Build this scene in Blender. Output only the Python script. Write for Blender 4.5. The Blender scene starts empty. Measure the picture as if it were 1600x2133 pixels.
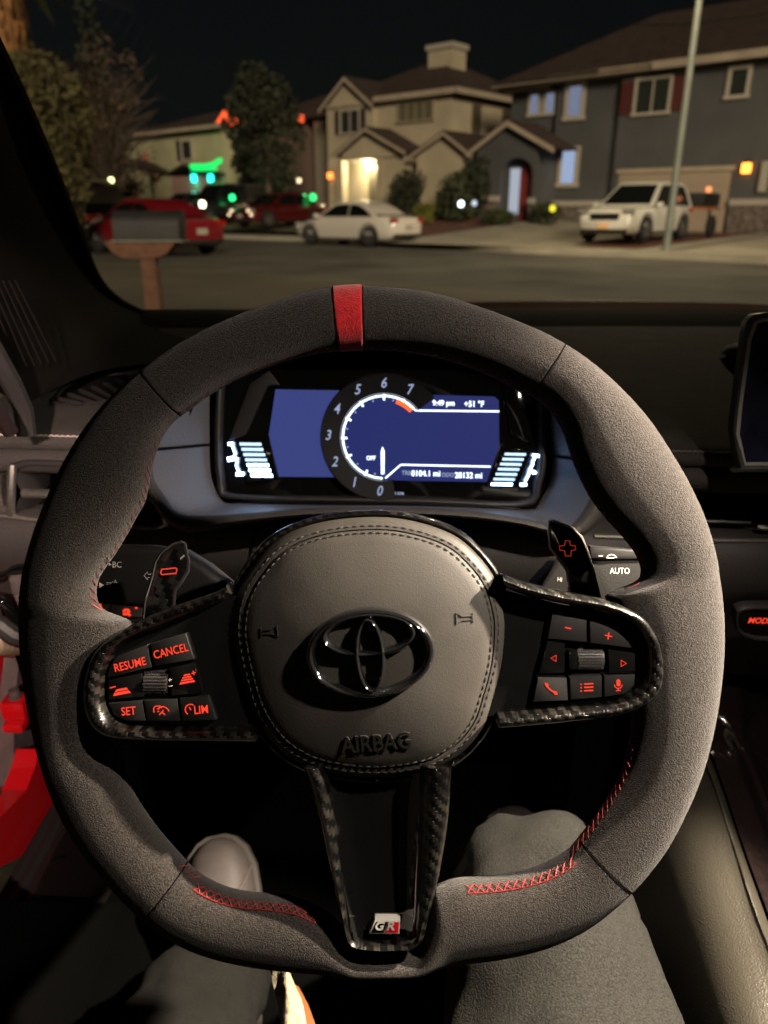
import bpy, bmesh, math, random
from mathutils import Vector, Matrix
from math import sin, cos, pi, radians, atan2, hypot, floor
random.seed(11)
sc = bpy.context.scene
col = sc.collection
# ------------------------------------------------------------------ camera
CAM = Vector((0, 0, 1.1)); TH = radians(22); FPX = 1550.0     # phone held in front of the driver, pitched down
cd = bpy.data.cameras.new('camera'); cam = bpy.data.objects.new('camera', cd); col.objects.link(cam)
cam.location = CAM; cam.rotation_euler = (radians(90) - TH, 0, 0)
cd.sensor_fit = 'HORIZONTAL'; cd.sensor_width = 36; cd.lens = 36 * FPX / 1600
cd.clip_start = 0.01; cd.clip_end = 2000
cd.dof.use_dof = True; cd.dof.focus_distance = 0.43; cd.dof.aperture_fstop = 11.2
sc.camera = cam
# ------------------------------------------------------------------ night sky and faint sky glow
SUN_EL, SUN_AZ = radians(17), radians(172)
w = bpy.data.worlds.new('World'); sc.world = w; w.use_nodes = True
nt = w.node_tree; bg = nt.nodes['Background']
sky = nt.nodes.new('ShaderNodeTexSky'); sky.sky_type = 'NISHITA'; sky.sun_disc = False
sky.sun_elevation = radians(17); sky.sun_rotation = SUN_AZ
hs = nt.nodes.new('ShaderNodeHueSaturation'); hs.inputs['Saturation'].default_value = 0.35
nt.links.new(sky.outputs[0], hs.inputs['Color']); nt.links.new(hs.outputs[0], bg.inputs[0])
bg.inputs[1].default_value = 0.0008
sl = bpy.data.lights.new('sun', 'SUN'); so = bpy.data.objects.new('sun', sl); col.objects.link(so)
sl.energy = 2.2; sl.angle = radians(12); sl.color = (1.0, 0.83, 0.60)
sd = Vector((sin(SUN_AZ) * cos(SUN_EL), cos(SUN_AZ) * cos(SUN_EL), sin(SUN_EL)))   # towards the light: behind the car
so.rotation_euler = sd.to_track_quat('Z', 'Y').to_euler(); so.location = sd * 50
vs = sc.view_settings
vs.view_transform = 'Standard'; vs.look = 'None'; vs.gamma = 1; vs.exposure = 0; vs.use_curve_mapping = False
try:
    sc.cycles.use_denoising = True; sc.cycles.sample_clamp_indirect = 6; sc.cycles.sample_clamp_direct = 0
    sc.cycles.max_bounces = 8; sc.cycles.transparent_max_bounces = 12
    sc.cycles.caustics_reflective = False; sc.cycles.caustics_refractive = False
except Exception: pass

# ------------------------------------------------------------------ helpers
def ray(px, py):
    u = (px - 800) / FPX; v = -(py - 1066.5) / FPX
    return Vector((u, cos(TH) + v * sin(TH), -sin(TH) + v * cos(TH)))
def at(px, py, y):
    d = ray(px, py); return CAM + d * (y / d.y)
def atx(px, py, x):
    d = ray(px, py); return CAM + d * (x / d.x)
def onz(px, py, z=0.0):
    d = ray(px, py); return CAM + d * ((z - CAM.z) / d.z)
def onpl(px, py, P, n):
    d = ray(px, py); return CAM + d * ((P - CAM).dot(n) / d.dot(n))
class Frame:
    def __init__(s, o, ex, ey):
        s.o = Vector(o); s.ex = Vector(ex).normalized(); s.ey = Vector(ey).normalized(); s.ez = s.ex.cross(s.ey)
        s.M = Matrix(((s.ex.x, s.ey.x, s.ez.x, s.o.x), (s.ex.y, s.ey.y, s.ez.y, s.o.y), (s.ex.z, s.ey.z, s.ez.z, s.o.z), (0, 0, 0, 1)))
        s.I = s.M.inverted()
    def l(s, px, py, h=0.0):          # photo point -> this frame's plane at height h
        q = s.I @ onpl(px, py, s.o + s.ez * h, s.ez); return Vector((q.x, q.y, h))
    def l2(s, pts, h=0.0): return [s.l(p[0], p[1], h).to_2d() for p in pts]
def clean_cat(P, n=8, closed=True):   # Catmull-Rom through points
    out = []; m = len(P)
    for i in range(m if closed else m - 1):
        if closed: a, b, c, d = P[i - 1], P[i], P[(i + 1) % m], P[(i + 2) % m]
        else: a, b, c, d = P[max(i - 1, 0)], P[i], P[i + 1], P[min(i + 2, m - 1)]
        for k in range(n):
            t = k / n
            out.append(0.5 * ((2 * b) + (c - a) * t + (2 * a - 5 * b + 4 * c - d) * t * t + (3 * b - a - 3 * c + d) * t ** 3))
    if not closed: out.append(P[-1].copy())
    return out
def resample(P, n, closed=False):
    Q = list(P) + ([P[0]] if closed else [])
    L = [0.0]
    for i in range(1, len(Q)): L.append(L[-1] + (Q[i] - Q[i - 1]).length)
    out = []; j = 0; m = n if closed else n - 1
    for k in range(n):
        t = L[-1] * k / m
        while j < len(L) - 2 and L[j + 1] < t: j += 1
        f = (t - L[j]) / max(L[j + 1] - L[j], 1e-9)
        out.append(Q[j].lerp(Q[j + 1], min(max(f, 0), 1)))
    return out
class MB:                              # collects shapes for one mesh
    def __init__(s): s.V = []; s.F = []
    def add(s, V, Fc, M=None):
        o = len(s.V)
        s.V += [tuple((M @ Vector(v)) if M is not None else v) for v in V]; s.F += [tuple(i + o for i in f) for f in Fc]
        return s
    def box(s, c, d, M=None, bev=0): return s.add(*rbox(c, d, bev), M)
    def tube(s, P, r, n=6, closed=False): return s.add(*tube(P, r, n, closed))
    def quad(s, a, b, c, d): return s.add([a, b, c, d], [(0, 1, 2, 3)])
    @property
    def vf(s): return s.V, s.F
def bm_out(bm):
    bm.verts.index_update()
    r = ([tuple(v.co) for v in bm.verts], [tuple(v.index for v in f.verts) for f in bm.faces]); bm.free(); return r
def rbox(c, d, bev=0, seg=2):
    x, y, z = c; a, b, e = d[0] / 2, d[1] / 2, d[2] / 2
    V = [(x + i * a, y + j * b, z + k * e) for i in (-1, 1) for j in (-1, 1) for k in (-1, 1)]
    Fc = [(0, 1, 3, 2), (4, 6, 7, 5), (0, 4, 5, 1), (2, 3, 7, 6), (0, 2, 6, 4), (1, 5, 7, 3)]
    if not bev: return V, Fc
    bm = bmesh.new(); vs_ = [bm.verts.new(v) for v in V]
    for f in Fc: bm.faces.new([vs_[i] for i in f])
    bmesh.ops.bevel(bm, geom=bm.edges[:], offset=bev, segments=seg, profile=0.6, affect='EDGES')
    return bm_out(bm)
def area2(P): return sum(P[i - 1][0] * P[i][1] - P[i][0] * P[i - 1][1] for i in range(len(P))) / 2
def prism(P, z0, z1, bev=0.0, seg=2):  # polygon in xy, extruded, top rim bevelled
    P = [(p[0], p[1]) for p in P]
    if area2(P) < 0: P = P[::-1]
    n = len(P)
    if bev <= 0:
        V = [(x, y, z0) for x, y in P] + [(x, y, z1) for x, y in P]
        return V, [tuple(range(n))[::-1], tuple(range(n, 2 * n))] + [(i, (i + 1) % n, n + (i + 1) % n, n + i) for i in range(n)]
    def inset(d):
        out = []
        for i in range(n):
            a, b, c = Vector(P[i - 1]), Vector(P[i]), Vector(P[(i + 1) % n])
            e1 = (b - a); e2 = (c - b)
            if e1.length < 1e-9 or e2.length < 1e-9: out.append(b); continue
            e1.normalize(); e2.normalize()
            n1 = Vector((-e1.y, e1.x)); n2 = Vector((-e2.y, e2.x)); m = n1 + n2
            if m.length < 1e-6: out.append(b + n1 * d); continue
            m.normalize(); out.append(b + m * (d / max(m.dot(n1), 0.45)))
        return out
    rings = [[(x, y, z0) for x, y in P]]
    for k in range(seg + 1):
        t = k / seg * pi / 2
        rings.append([(p.x, p.y, z1 - bev * (1 - sin(t))) for p in inset(bev * (1 - cos(t)))])
    V = [v for r in rings for v in r]; Fc = [tuple(range(n))[::-1]]
    for k in range(len(rings) - 1):
        Fc += [(k * n + i, k * n + (i + 1) % n, (k + 1) * n + (i + 1) % n, (k + 1) * n + i) for i in range(n)]
    Fc.append(tuple(range((len(rings) - 1) * n, len(rings) * n)))
    return V, Fc
def tube(P, r, n=6, closed=False):
    P = [Vector(p) for p in P]; m = len(P); R = r if isinstance(r, (list, tuple)) else [r] * m
    V = []; prev = None
    for i in range(m):
        t = (P[(i + 1) % m] - P[i - 1]) if closed else (P[min(i + 1, m - 1)] - P[max(i - 1, 0)])
        if t.length < 1e-9: t = Vector((0, 0, 1))
        t.normalize()
        if prev is None: a = t.orthogonal().normalized()
        else:
            a = prev - t * prev.dot(t)
            a = a.normalized() if a.length > 1e-6 else t.orthogonal().normalized()
        prev = a; b = t.cross(a)
        V += [tuple(P[i] + (a * cos(2 * pi * k / n) + b * sin(2 * pi * k / n)) * R[i]) for k in range(n)]
    Fc = []
    for i in range(m if closed else m - 1):
        j = (i + 1) % m
        Fc += [(i * n + k, i * n + (k + 1) % n, j * n + (k + 1) % n, j * n + k) for k in range(n)]
    if not closed: Fc += [tuple(range(n))[::-1], tuple(range((m - 1) * n, m * n))]
    return V, Fc
def loft(rows, cu=False, cv=False, cap=False):   # grid of points; cu closes along a row
    n = len(rows[0]); m = len(rows)
    V = [tuple(p) for r in rows for p in r]; Fc = []
    for i in range(m if cv else m - 1):
        j = (i + 1) % m
        for k in range(n if cu else n - 1):
            l = (k + 1) % n; Fc.append((i * n + k, i * n + l, j * n + l, j * n + k))
    if cap: Fc += [tuple(range(n))[::-1], tuple(range((m - 1) * n, m * n))]
    return V, Fc
def lathe(prof, n=24, axis='z'):
    rows = []
    for r, z in prof:
        rows.append([(r * cos(2 * pi * k / n), r * sin(2 * pi * k / n), z) for k in range(n)])
    V, Fc = loft(rows, cu=True, cap=True)
    if axis == 'y': V = [(x, z, y) for x, y, z in V]; Fc = [f[::-1] for f in Fc]
    return V, Fc
def rail(outer, inner, prof, closed=False):      # two matching edge lines, cross-section prof: [(t across, h)]
    rows = []
    for o, i in zip(outer, inner):
        rows.append([(o[0] + (i[0] - o[0]) * t, o[1] + (i[1] - o[1]) * t, h) for t, h in prof])
    V, Fc = loft(rows, cv=closed)
    if not closed: Fc += [tuple(range(len(prof))), tuple(range((len(rows) - 1) * len(prof), len(rows) * len(prof)))[::-1]]
    return V, Fc
def bead(z0, z1, n=9, e=2.6):         # rounded cross-section for rail
    out = []
    for k in range(n):
        a = pi - pi * k / (n - 1); x = cos(a); y = sin(a)
        out.append((0.5 + 0.5 * math.copysign(abs(x) ** (2 / e), x), z0 + (z1 - z0) * abs(y) ** (2 / e)))
    return out
_tc = {}
def text(s, size, sx=1.0, shear=0.0, ang=0.0, at_=(0, 0, 0), depth=0.0002, off=0.0, align=(0.5, 0.5)):
    key = (s, off)
    if key not in _tc:
        cu = bpy.data.curves.new('lettering', 'FONT'); cu.body = s; cu.size = 1; cu.resolution_u = 3; cu.offset = off
        o = bpy.data.objects.new('lettering_source', cu); me = bpy.data.meshes.new_from_object(o)
        _tc[key] = ([tuple(v.co) for v in me.vertices], [tuple(p.vertices) for p in me.polygons])
        bpy.data.objects.remove(o); bpy.data.meshes.remove(me); bpy.data.curves.remove(cu)
    V, Fc = _tc[key]
    xs = [v[0] for v in V]; ys = [v[1] for v in V]
    cx = min(xs) + (max(xs) - min(xs)) * align[0]; cy = min(ys) + (max(ys) - min(ys)) * align[1]
    hgt = max(ys) - min(ys); k = size / hgt; c, s_ = cos(ang), sin(ang); W = []
    n = len(V)
    for dz in (0, depth):
        for x, y, z in V:
            X = (x - cx) * k * sx; Y = (y - cy) * k; X += Y * shear
            W.append((at_[0] + X * c - Y * s_, at_[1] + X * s_ + Y * c, at_[2] + dz))
    ec = {}
    for f in Fc:
        for i in range(len(f)):
            e = (f[i], f[(i + 1) % len(f)]); ec[e] = ec.get(e, 0) + 1
    Fo = [tuple(i + n for i in f) for f in Fc] + [f[::-1] for f in Fc]
    Fo += [(a, b, b + n, a + n) for (a, b) in ec if (b, a) not in ec]
    return W, Fo
def stroke(P, wd, z, depth=0.0002, closed=False):   # flat ribbon along 2d points
    P = [Vector((p[0], p[1])) for p in P]; m = len(P); L = []; R = []
    for i in range(m):
        t = (P[(i + 1) % m] - P[i - 1]) if closed else (P[min(i + 1, m - 1)] - P[max(i - 1, 0)])
        t.normalize(); nn = Vector((-t.y, t.x)) * wd / 2; L.append(P[i] + nn); R.append(P[i] - nn)
    return rail(L, R, [(0, z), (0, z + depth), (1, z + depth), (1, z)], closed)
def make(name, V, Fc, m, parent=None, smooth=35, kind=None, label=None):
    me = bpy.data.meshes.new(name); me.from_pydata([tuple(v) for v in V], [], [tuple(f) for f in Fc]); me.update()
    bm = bmesh.new(); bm.from_mesh(me); bmesh.ops.recalc_face_normals(bm, faces=bm.faces[:]); bm.to_mesh(me); bm.free()
    if smooth:
        me.shade_smooth(); me.set_sharp_from_angle(angle=radians(smooth))
    me.materials.append(m)
    o = bpy.data.objects.new(name, me); col.objects.link(o)
    if parent is not None: o.parent = parent
    if kind: o['kind'] = kind
    if label: o['label'] = label
    return o
class Thing:
    def __init__(s, name, label, cat, M=None, group=None):
        s.o = bpy.data.objects.new(name, None); col.objects.link(s.o); s.o.empty_display_size = 0.05
        s.M = M if M is not None else Matrix.Identity(4); s.o.matrix_world = s.M; s.I = s.M.inverted()
        s.o['label'] = label; s.o['category'] = cat
        if group: s.o['group'] = group
    def part(s, name, vf, m, parent=None, world=False, **k):
        V, Fc = vf
        if world: V = [s.I @ Vector(v) for v in V]
        return make(name, V, Fc, m, parent or s.o, **k)
def single(name, vf, m, label, cat, group=None, **k):
    o = make(name, vf[0], vf[1], m, **k); o['label'] = label; o['category'] = cat
    if group: o['group'] = group
    return o
def structure(name, vf, m, **k): return make(name, vf[0], vf[1], m, kind='structure', **k)
def copy_thing(root, M, label, group=None, mats=None):
    def cp(o, par):
        c = o.copy(); col.objects.link(c); c.parent = par
        for ch in kids.get(o.name, []): cp(ch, c)
        return c
    kids = {}
    for o in col.objects:
        if o.parent: kids.setdefault(o.parent.name, []).append(o)
    r = cp(root, None); r.matrix_world = M; r['label'] = label
    if group: r['group'] = group
    return r

# ------------------------------------------------------------------ materials
_mc = {}
def mat(name, c=(0.5, 0.5, 0.5), rough=0.5, metal=0.0, coat=0.0, spec=0.5, bump=None, vary=None, sheen=0.0, emit=None, aniso=None, coat_rough=0.05):
    if name in _mc: return _mc[name]
    m = bpy.data.materials.new(name); m.use_nodes = True; _mc[name] = m
    n = m.node_tree; b = n.nodes['Principled BSDF']
    b.inputs['Base Color'].default_value = (*c, 1); b.inputs['Roughness'].default_value = rough; b.inputs['Metallic'].default_value = metal
    b.inputs['Coat Weight'].default_value = coat; b.inputs['Coat Roughness'].default_value = coat_rough
    b.inputs['Specular IOR Level'].default_value = spec; b.inputs['Sheen Weight'].default_value = sheen
    if emit: b.inputs['Emission Color'].default_value = (*emit[0], 1); b.inputs['Emission Strength'].default_value = emit[1]
    tc = n.nodes.new('ShaderNodeTexCoord')
    if vary:                       # (scale, low multiplier, high multiplier[, roughness swing])
        no = n.nodes.new('ShaderNodeTexNoise'); no.inputs['Scale'].default_value = vary[0]; no.inputs['Detail'].default_value = 6
        n.links.new(tc.outputs['Object'], no.inputs['Vector'])
        mx = n.nodes.new('ShaderNodeMix'); mx.data_type = 'RGBA'
        rp = n.nodes.new('ShaderNodeMapRange'); rp.inputs[1].default_value = 0.32; rp.inputs[2].default_value = 0.68
        n.links.new(no.outputs['Fac'], rp.inputs[0]); n.links.new(rp.outputs[0], mx.inputs[0])
        mx.inputs[6].default_value = (*[x * vary[1] for x in c], 1); mx.inputs[7].default_value = (*[min(x * vary[2], 1) for x in c], 1)
        n.links.new(mx.outputs[2], b.inputs['Base Color'])
        if len(vary) > 3:
            r2 = n.nodes.new('ShaderNodeMapRange'); r2.inputs[1].default_value = 0.3; r2.inputs[2].default_value = 0.7
            r2.inputs[3].default_value = max(rough - vary[3], 0.02); r2.inputs[4].default_value = min(rough + vary[3], 1)
            n.links.new(no.outputs['Fac'], r2.inputs[0]); n.links.new(r2.outputs[0], b.inputs['Roughness'])
    if bump:                       # (scale, strength, distance, kind)
        if bump[3] == 'cell':
            t = n.nodes.new('ShaderNodeTexVoronoi'); t.inputs['Scale'].default_value = bump[0]; out = t.outputs['Distance']
            n2 = n.nodes.new('ShaderNodeTexNoise'); n2.inputs['Scale'].default_value = bump[0] * 0.7; n2.inputs['Detail'].default_value = 3
            va = n.nodes.new('ShaderNodeVectorMath'); va.operation = 'MULTIPLY_ADD'; va.inputs[1].default_value = (1.0 / bump[0],) * 3
            n.links.new(tc.outputs['Object'], n2.inputs['Vector']); n.links.new(n2.outputs['Color'], va.inputs[0]); n.links.new(tc.outputs['Object'], va.inputs[2])
            n.links.new(va.outputs[0], t.inputs['Vector'])
        elif bump[3] == 'wave':
            t = n.nodes.new('ShaderNodeTexWave'); t.inputs['Scale'].default_value = bump[0]; out = t.outputs['Fac']
            t.bands_direction = bump[4] if len(bump) > 4 else 'X'
            n.links.new(tc.outputs['Object'], t.inputs['Vector'])
        else:
            t = n.nodes.new('ShaderNodeTexNoise'); t.inputs['Scale'].default_value = bump[0]; t.inputs['Detail'].default_value = 3; out = t.outputs['Fac']
            n.links.new(tc.outputs['Object'], t.inputs['Vector'])
        bp = n.nodes.new('ShaderNodeBump'); bp.inputs['Strength'].default_value = bump[1]; bp.inputs['Distance'].default_value = bump[2]
        n.links.new(out, bp.inputs['Height']); n.links.new(bp.outputs[0], b.inputs['Normal'])
    return m
def glow(name, c, s):
    if name in _mc: return _mc[name]
    m = mat(name, (0.003, 0.003, 0.003), 0.35, spec=0.12, emit=(c, s)); return m
def curtain(name, c, st):              # lit window behind hanging curtain folds
    m = glow(name, c, st); n = m.node_tree; b = n.nodes['Principled BSDF']; tc = n.nodes.new('ShaderNodeTexCoord')
    wv = n.nodes.new('ShaderNodeTexWave'); wv.inputs['Scale'].default_value = 2.6; wv.inputs['Distortion'].default_value = 2.0; wv.inputs['Detail'].default_value = 2
    n.links.new(tc.outputs['Object'], wv.inputs['Vector']); mr = n.nodes.new('ShaderNodeMapRange'); mr.inputs[3].default_value = st * 0.45; mr.inputs[4].default_value = st * 1.25
    n.links.new(wv.outputs['Fac'], mr.inputs[0]); n.links.new(mr.outputs[0], b.inputs['Emission Strength']); return m
def carbon(name, cell=0.0017, lo=0.003, hi=0.045, tint=(1.0, 0.92, 0.78), rot=0.0):
    m = mat(name, (0.01, 0.01, 0.01), 0.32, coat=1.0, coat_rough=0.03); n = m.node_tree; b = n.nodes['Principled BSDF']
    tc = n.nodes.new('ShaderNodeTexCoord'); mp = n.nodes.new('ShaderNodeMapping')
    mp.inputs['Scale'].default_value = (1 / cell,) * 3; mp.inputs['Rotation'].default_value = (0, 0, rot)
    n.links.new(tc.outputs['Object'], mp.inputs[0])
    sp = n.nodes.new('ShaderNodeSeparateXYZ'); n.links.new(mp.outputs[0], sp.inputs[0])
    def mth(op, a, bb=None):
        q = n.nodes.new('ShaderNodeMath'); q.operation = op
        for i, v in ((0, a), (1, bb)):
            if v is None: continue
            if isinstance(v, (int, float)): q.inputs[i].default_value = v
            else: n.links.new(v, q.inputs[i])
        return q.outputs[0]
    i = mth('FLOOR', sp.outputs[0]); j = mth('FLOOR', sp.outputs[1])
    k = mth('FLOORED_MODULO', mth('ADD', i, j), 4.0); f = mth('LESS_THAN', k, 1.5)      # two over, two under
    nz = n.nodes.new('ShaderNodeTexNoise'); nz.inputs['Scale'].default_value = 1 / cell * 0.5; nz.inputs['Detail'].default_value = 2
    n.links.new(tc.outputs['Object'], nz.inputs[0])
    n9 = n.nodes.new('ShaderNodeTexNoise'); n9.inputs['Scale'].default_value = 1 / cell * 0.11; n.links.new(tc.outputs['Object'], n9.inputs[0])
    amt = mth('MULTIPLY', mth('MULTIPLY', f, mth('MULTIPLY', nz.outputs['Fac'], 1.4)), mth('MINIMUM', mth('MAXIMUM', mth('MULTIPLY', mth('SUBTRACT', n9.outputs['Fac'], 0.36), 4.0), 0.05), 1.0))
    mx = n.nodes.new('ShaderNodeMix'); mx.data_type = 'RGBA'; n.links.new(amt, mx.inputs[0])
    mx.inputs[6].default_value = (lo, lo, lo, 1); mx.inputs[7].default_value = (hi * tint[0], hi * tint[1], hi * tint[2], 1)
    n.links.new(mx.outputs[2], b.inputs['Base Color'])
    b.inputs['Metallic'].default_value = 0.75
    ff = mth('MULTIPLY', f, mth('SUBTRACT', 1.0, mth('ABSOLUTE', mth('SUBTRACT', mth('FRACT', sp.outputs[0]), 0.5))))
    bp = n.nodes.new('ShaderNodeBump'); bp.inputs['Strength'].default_value = 0.5; bp.inputs['Distance'].default_value = 0.0004
    n.links.new(ff, bp.inputs['Height']); n.links.new(bp.outputs[0], b.inputs['Normal'])
    return m
M_suede = mat('suede', (0.0130, 0.0108, 0.0098), 0.95, spec=0.10, sheen=0.10, bump=(1500, 0.9, 0.0011, 'noise'), vary=(1050, 0.2, 2.1))
M_redsuede = mat('red_suede', (0.26, 0.006, 0.009), 0.95, spec=0.1, sheen=0.2, bump=(1100, 0.9, 0.0008, 'noise'), vary=(300, 0.75, 1.15))
M_airbag = mat('airbag_leather', (0.0215, 0.0192, 0.0168), 0.60, spec=0.25, bump=(1500, 0.25, 0.0003, 'cell'), vary=(25, 0.85, 1.15, 0.1))
M_thread_black = mat('black_thread', (0.012, 0.011, 0.010), 0.7)
M_thread_grey = mat('grey_thread', (0.22, 0.19, 0.16), 0.7)
M_redthread = mat('red_thread', (0.19, 0.008, 0.006), 0.6)
M_piano = mat('piano_black', (0.004, 0.004, 0.004), 0.06, coat=1.0, vary=(90, 0.9, 1.1, 0.03))
M_emblem = mat('black_chrome', (0.004, 0.004, 0.0045), 0.06, coat=1.0, spec=0.6)
M_carbon = carbon('carbon_weave')
M_carbon_mat = carbon('carbon_paddle', cell=0.0030, lo=0.006, hi=0.07, tint=(1, 0.97, 0.95), rot=0.5)
M_button = mat('button_plastic', (0.0045, 0.004, 0.004), 0.65, spec=0.2, bump=(2500, 0.2, 0.0002, 'noise'))
M_redglow = glow('red_backlight', (1.0, 0.055, 0.025), 1.25)
M_reddim = glow('red_backlight_dim', (1.0, 0.05, 0.03), 0.35)
M_press = mat('pressed_mark', (0.010, 0.009, 0.008), 0.5)
M_print = mat('white_print', (0.45, 0.42, 0.38), 0.6)
M_chrome = mat('satin_chrome', (0.55, 0.53, 0.50), 0.22, metal=1.0)
M_badge = mat('badge_silver', (0.50, 0.48, 0.45), 0.3, metal=0.35)
M_silver = mat('silver_trim', (0.42, 0.39, 0.36), 0.35, metal=0.9, vary=(200, 0.85, 1.1))
M_red_enamel = mat('red_enamel', (0.45, 0.008, 0.015), 0.25, coat=0.6)
M_rubber = mat('black_rubber', (0.012, 0.011, 0.011), 0.7, bump=(700, 0.2, 0.0004, 'noise'))
M_dash = mat('dash_leather', (0.056, 0.050, 0.047), 0.8, spec=0.10, bump=(520, 0.55, 0.0011, 'cell'), vary=(30, 0.85, 1.15))
M_dash_low = mat('dash_plastic', (0.044, 0.039, 0.037), 0.6, bump=(650, 0.5, 0.0008, 'cell'))
M_cowl = mat('cowl_leather', (0.12, 0.12, 0.135), 0.5, bump=(650, 0.5, 0.0008, 'cell'))
M_matte = mat('matte_black', (0.005, 0.005, 0.005), 0.9, spec=0.06)
M_carpet = mat('black_carpet', (0.0018, 0.0018, 0.0018), 1.0, spec=0.05, bump=(500, 1, 0.002, 'noise'))
M_trim = mat('vent_plastic', (0.028, 0.025, 0.025), 0.45, bump=(1500, 0.1, 0.0002, 'noise'))
M_fabric = mat('pillar_fabric', (0.026, 0.022, 0.021), 0.9, sheen=0.1, bump=(260, 0.8, 0.001, 'wave', 'X'))
M_redpaint = mat('red_car_paint', (0.62, 0.006, 0.012), 0.35, coat=0.8)
M_greymetal = mat('grey_plastic', (0.12, 0.095, 0.095), 0.6, vary=(60, 0.7, 1.15))
M_beige = mat('beige_rubber', (0.42, 0.32, 0.22), 0.6)
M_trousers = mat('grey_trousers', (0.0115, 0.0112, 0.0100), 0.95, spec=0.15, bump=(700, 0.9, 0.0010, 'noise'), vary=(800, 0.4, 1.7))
M_cream = mat('cream_cloth', (0.27, 0.235, 0.16), 0.9, bump=(120, 0.7, 0.004, 'noise'))
M_tan = mat('tan_leather', (0.16, 0.055, 0.012), 0.6)
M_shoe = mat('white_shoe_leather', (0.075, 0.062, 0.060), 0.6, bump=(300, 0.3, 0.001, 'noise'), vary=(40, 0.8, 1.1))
M_navy = glow('screen_blue', (0.022, 0.030, 0.155), 0.9)
M_navy_l = glow('screen_blue_washed', (0.046, 0.060, 0.225), 0.95)  # paler blue: a reflection's wash put into the glow
M_white = glow('display_white', (0.72, 0.84, 1.0), 2.6)
M_white_dim = glow('display_white_dim', (0.42, 0.50, 0.75), 0.8)
M_bar = glow('gauge_bar', (0.50, 0.72, 1.0), 1.8)
M_bar_hot = glow('gauge_bar_bright', (0.40, 0.60, 1.0), 16.0)
M_orange = glow('redline_orange', (1.0, 0.09, 0.01), 2.2)
M_screen_off = mat('dark_screen', (0.012, 0.013, 0.030), 0.3, coat=0.5, vary=(35, 0.7, 1.3, 0.06))  # blue reflection put into the base colour of the switched-off screen
M_wire = mat('beige_thread', (0.62, 0.52, 0.46), 0.7)
# ================================================================== STEERING WHEEL
RAKE = radians(24)
WF = Frame(CAM + ray(772, 1330) * 0.39, (1, 0, 0), (0, sin(RAKE), cos(RAKE)))
wheel = Thing('steering_wheel', 'black suede steering wheel with red centre stripe, carbon spokes and lit buttons', 'steering wheel', WF.M)
RO = [(723,600),(800,602),(900,615),(1000,645),(1080,675),(1150,707),(1215,748),(1275,797),(1340,865),(1395,945),(1435,1015),(1465,1085),(1487,1165),(1500,1245),(1504,1310),(1502,1375),(1492,1460),(1478,1530),(1455,1610),(1420,1692),(1385,1758),(1330,1830),(1275,1883),(1220,1925),(1150,1960),(1050,1987),(950,2000),(800,2014),(690,2015),(580,2010),(490,1996),(410,1972),(340,1935),(280,1885),(215,1815),(175,1765),(140,1708),(112,1645),(88,1570),(66,1480),(51,1390),(45,1305),(50,1225),(73,1120),(102,1040),(145,950),(198,872),(255,812),(320,757),(390,712),(465,675),(550,642),(640,612)]
RI = [(723,727),(820,728),(925,746),(1025,782),(1080,810),(1130,837),(1170,887),(1195,958),(1225,1025),(1265,1080),(1310,1130),(1334,1168),(1339,1195),(1330,1214),(1300,1227),(1262,1236),(1300,1330),(1310,1420),(1318,1500),(1312,1560),(1298,1612),(1262,1680),(1240,1711),(1210,1750),(1188,1776),(1140,1805),(1100,1819),(1020,1832),(950,1836),(906,1852),(886,1935),(868,1974),(800,1978),(740,1974),(712,1945),(690,1918),(662,1898),(625,1880),(575,1871),(500,1864),(450,1849),(402,1820),(370,1786),(320,1727),(282,1672),(258,1625),(238,1594),(212,1568),(205,1520),(225,1460),(240,1400),(272,1294),(234,1284),(211,1274),(199,1258),(195,1233),(201,1207),(212,1188),(231,1162),(249,1134),(264,1109),(279,1081),(297,1050),(307,1010),(315,965),(330,918),(355,880),(400,846),(450,811),(525,775),(590,752),(655,735)]
def polar(pts):
    P = [WF.l(*p) for p in pts]; out = [(atan2(p.y, p.x) % (2 * pi), hypot(p.x, p.y)) for p in P]
    out.sort(); return out
def pinterp(T, a):
    a %= 2 * pi; n = len(T)
    import bisect
    i = bisect.bisect([t[0] for t in T], a) - 1
    def g(k): q, r = divmod(k, n); return T[r][0] + q * 2 * pi, T[r][1]
    (a0, r0), (a1, r1), (a2, r2), (a3, r3) = g(i - 1), g(i), g(i + 1), g(i + 2)
    if a < a1 - 1e-9: a += 2 * pi
    t = (a - a1) / max(a2 - a1, 1e-9); h = a2 - a1
    m1 = (r2 - r0) / max(a2 - a0, 1e-9) * h; m2 = (r3 - r1) / max(a3 - a1, 1e-9) * h
    lim = abs(r2 - r1) * 3
    m1 = max(-lim, min(lim, m1)); m2 = max(-lim, min(lim, m2))
    return (2*t**3-3*t*t+1)*r1 + (t**3-2*t*t+t)*m1 + (-2*t**3+3*t*t)*r2 + (t**3-t*t)*m2
TO, TI = polar(RO), polar(RI)
NA = 1440
_ri = [pinterp(TI, 2 * pi * k / NA) for k in range(NA)]; _ro = [pinterp(TO, 2 * pi * k / NA) for k in range(NA)]
for _ in range(5): _ri = [(_ri[k - 1] + 2 * _ri[k] + _ri[(k + 1) % NA]) / 4 for k in range(NA)]
for _ in range(14): _ro = [(_ro[k - 1] + 2 * _ro[k] + _ro[(k + 1) % NA]) / 4 for k in range(NA)]
def ring_at(deg):
    f = (deg / 360 * NA) % NA; k = int(f); t = f - k
    return _ro[k] * (1 - t) + _ro[(k + 1) % NA] * t, _ri[k] * (1 - t) + _ri[(k + 1) % NA] * t
HD = 0.0165
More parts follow.
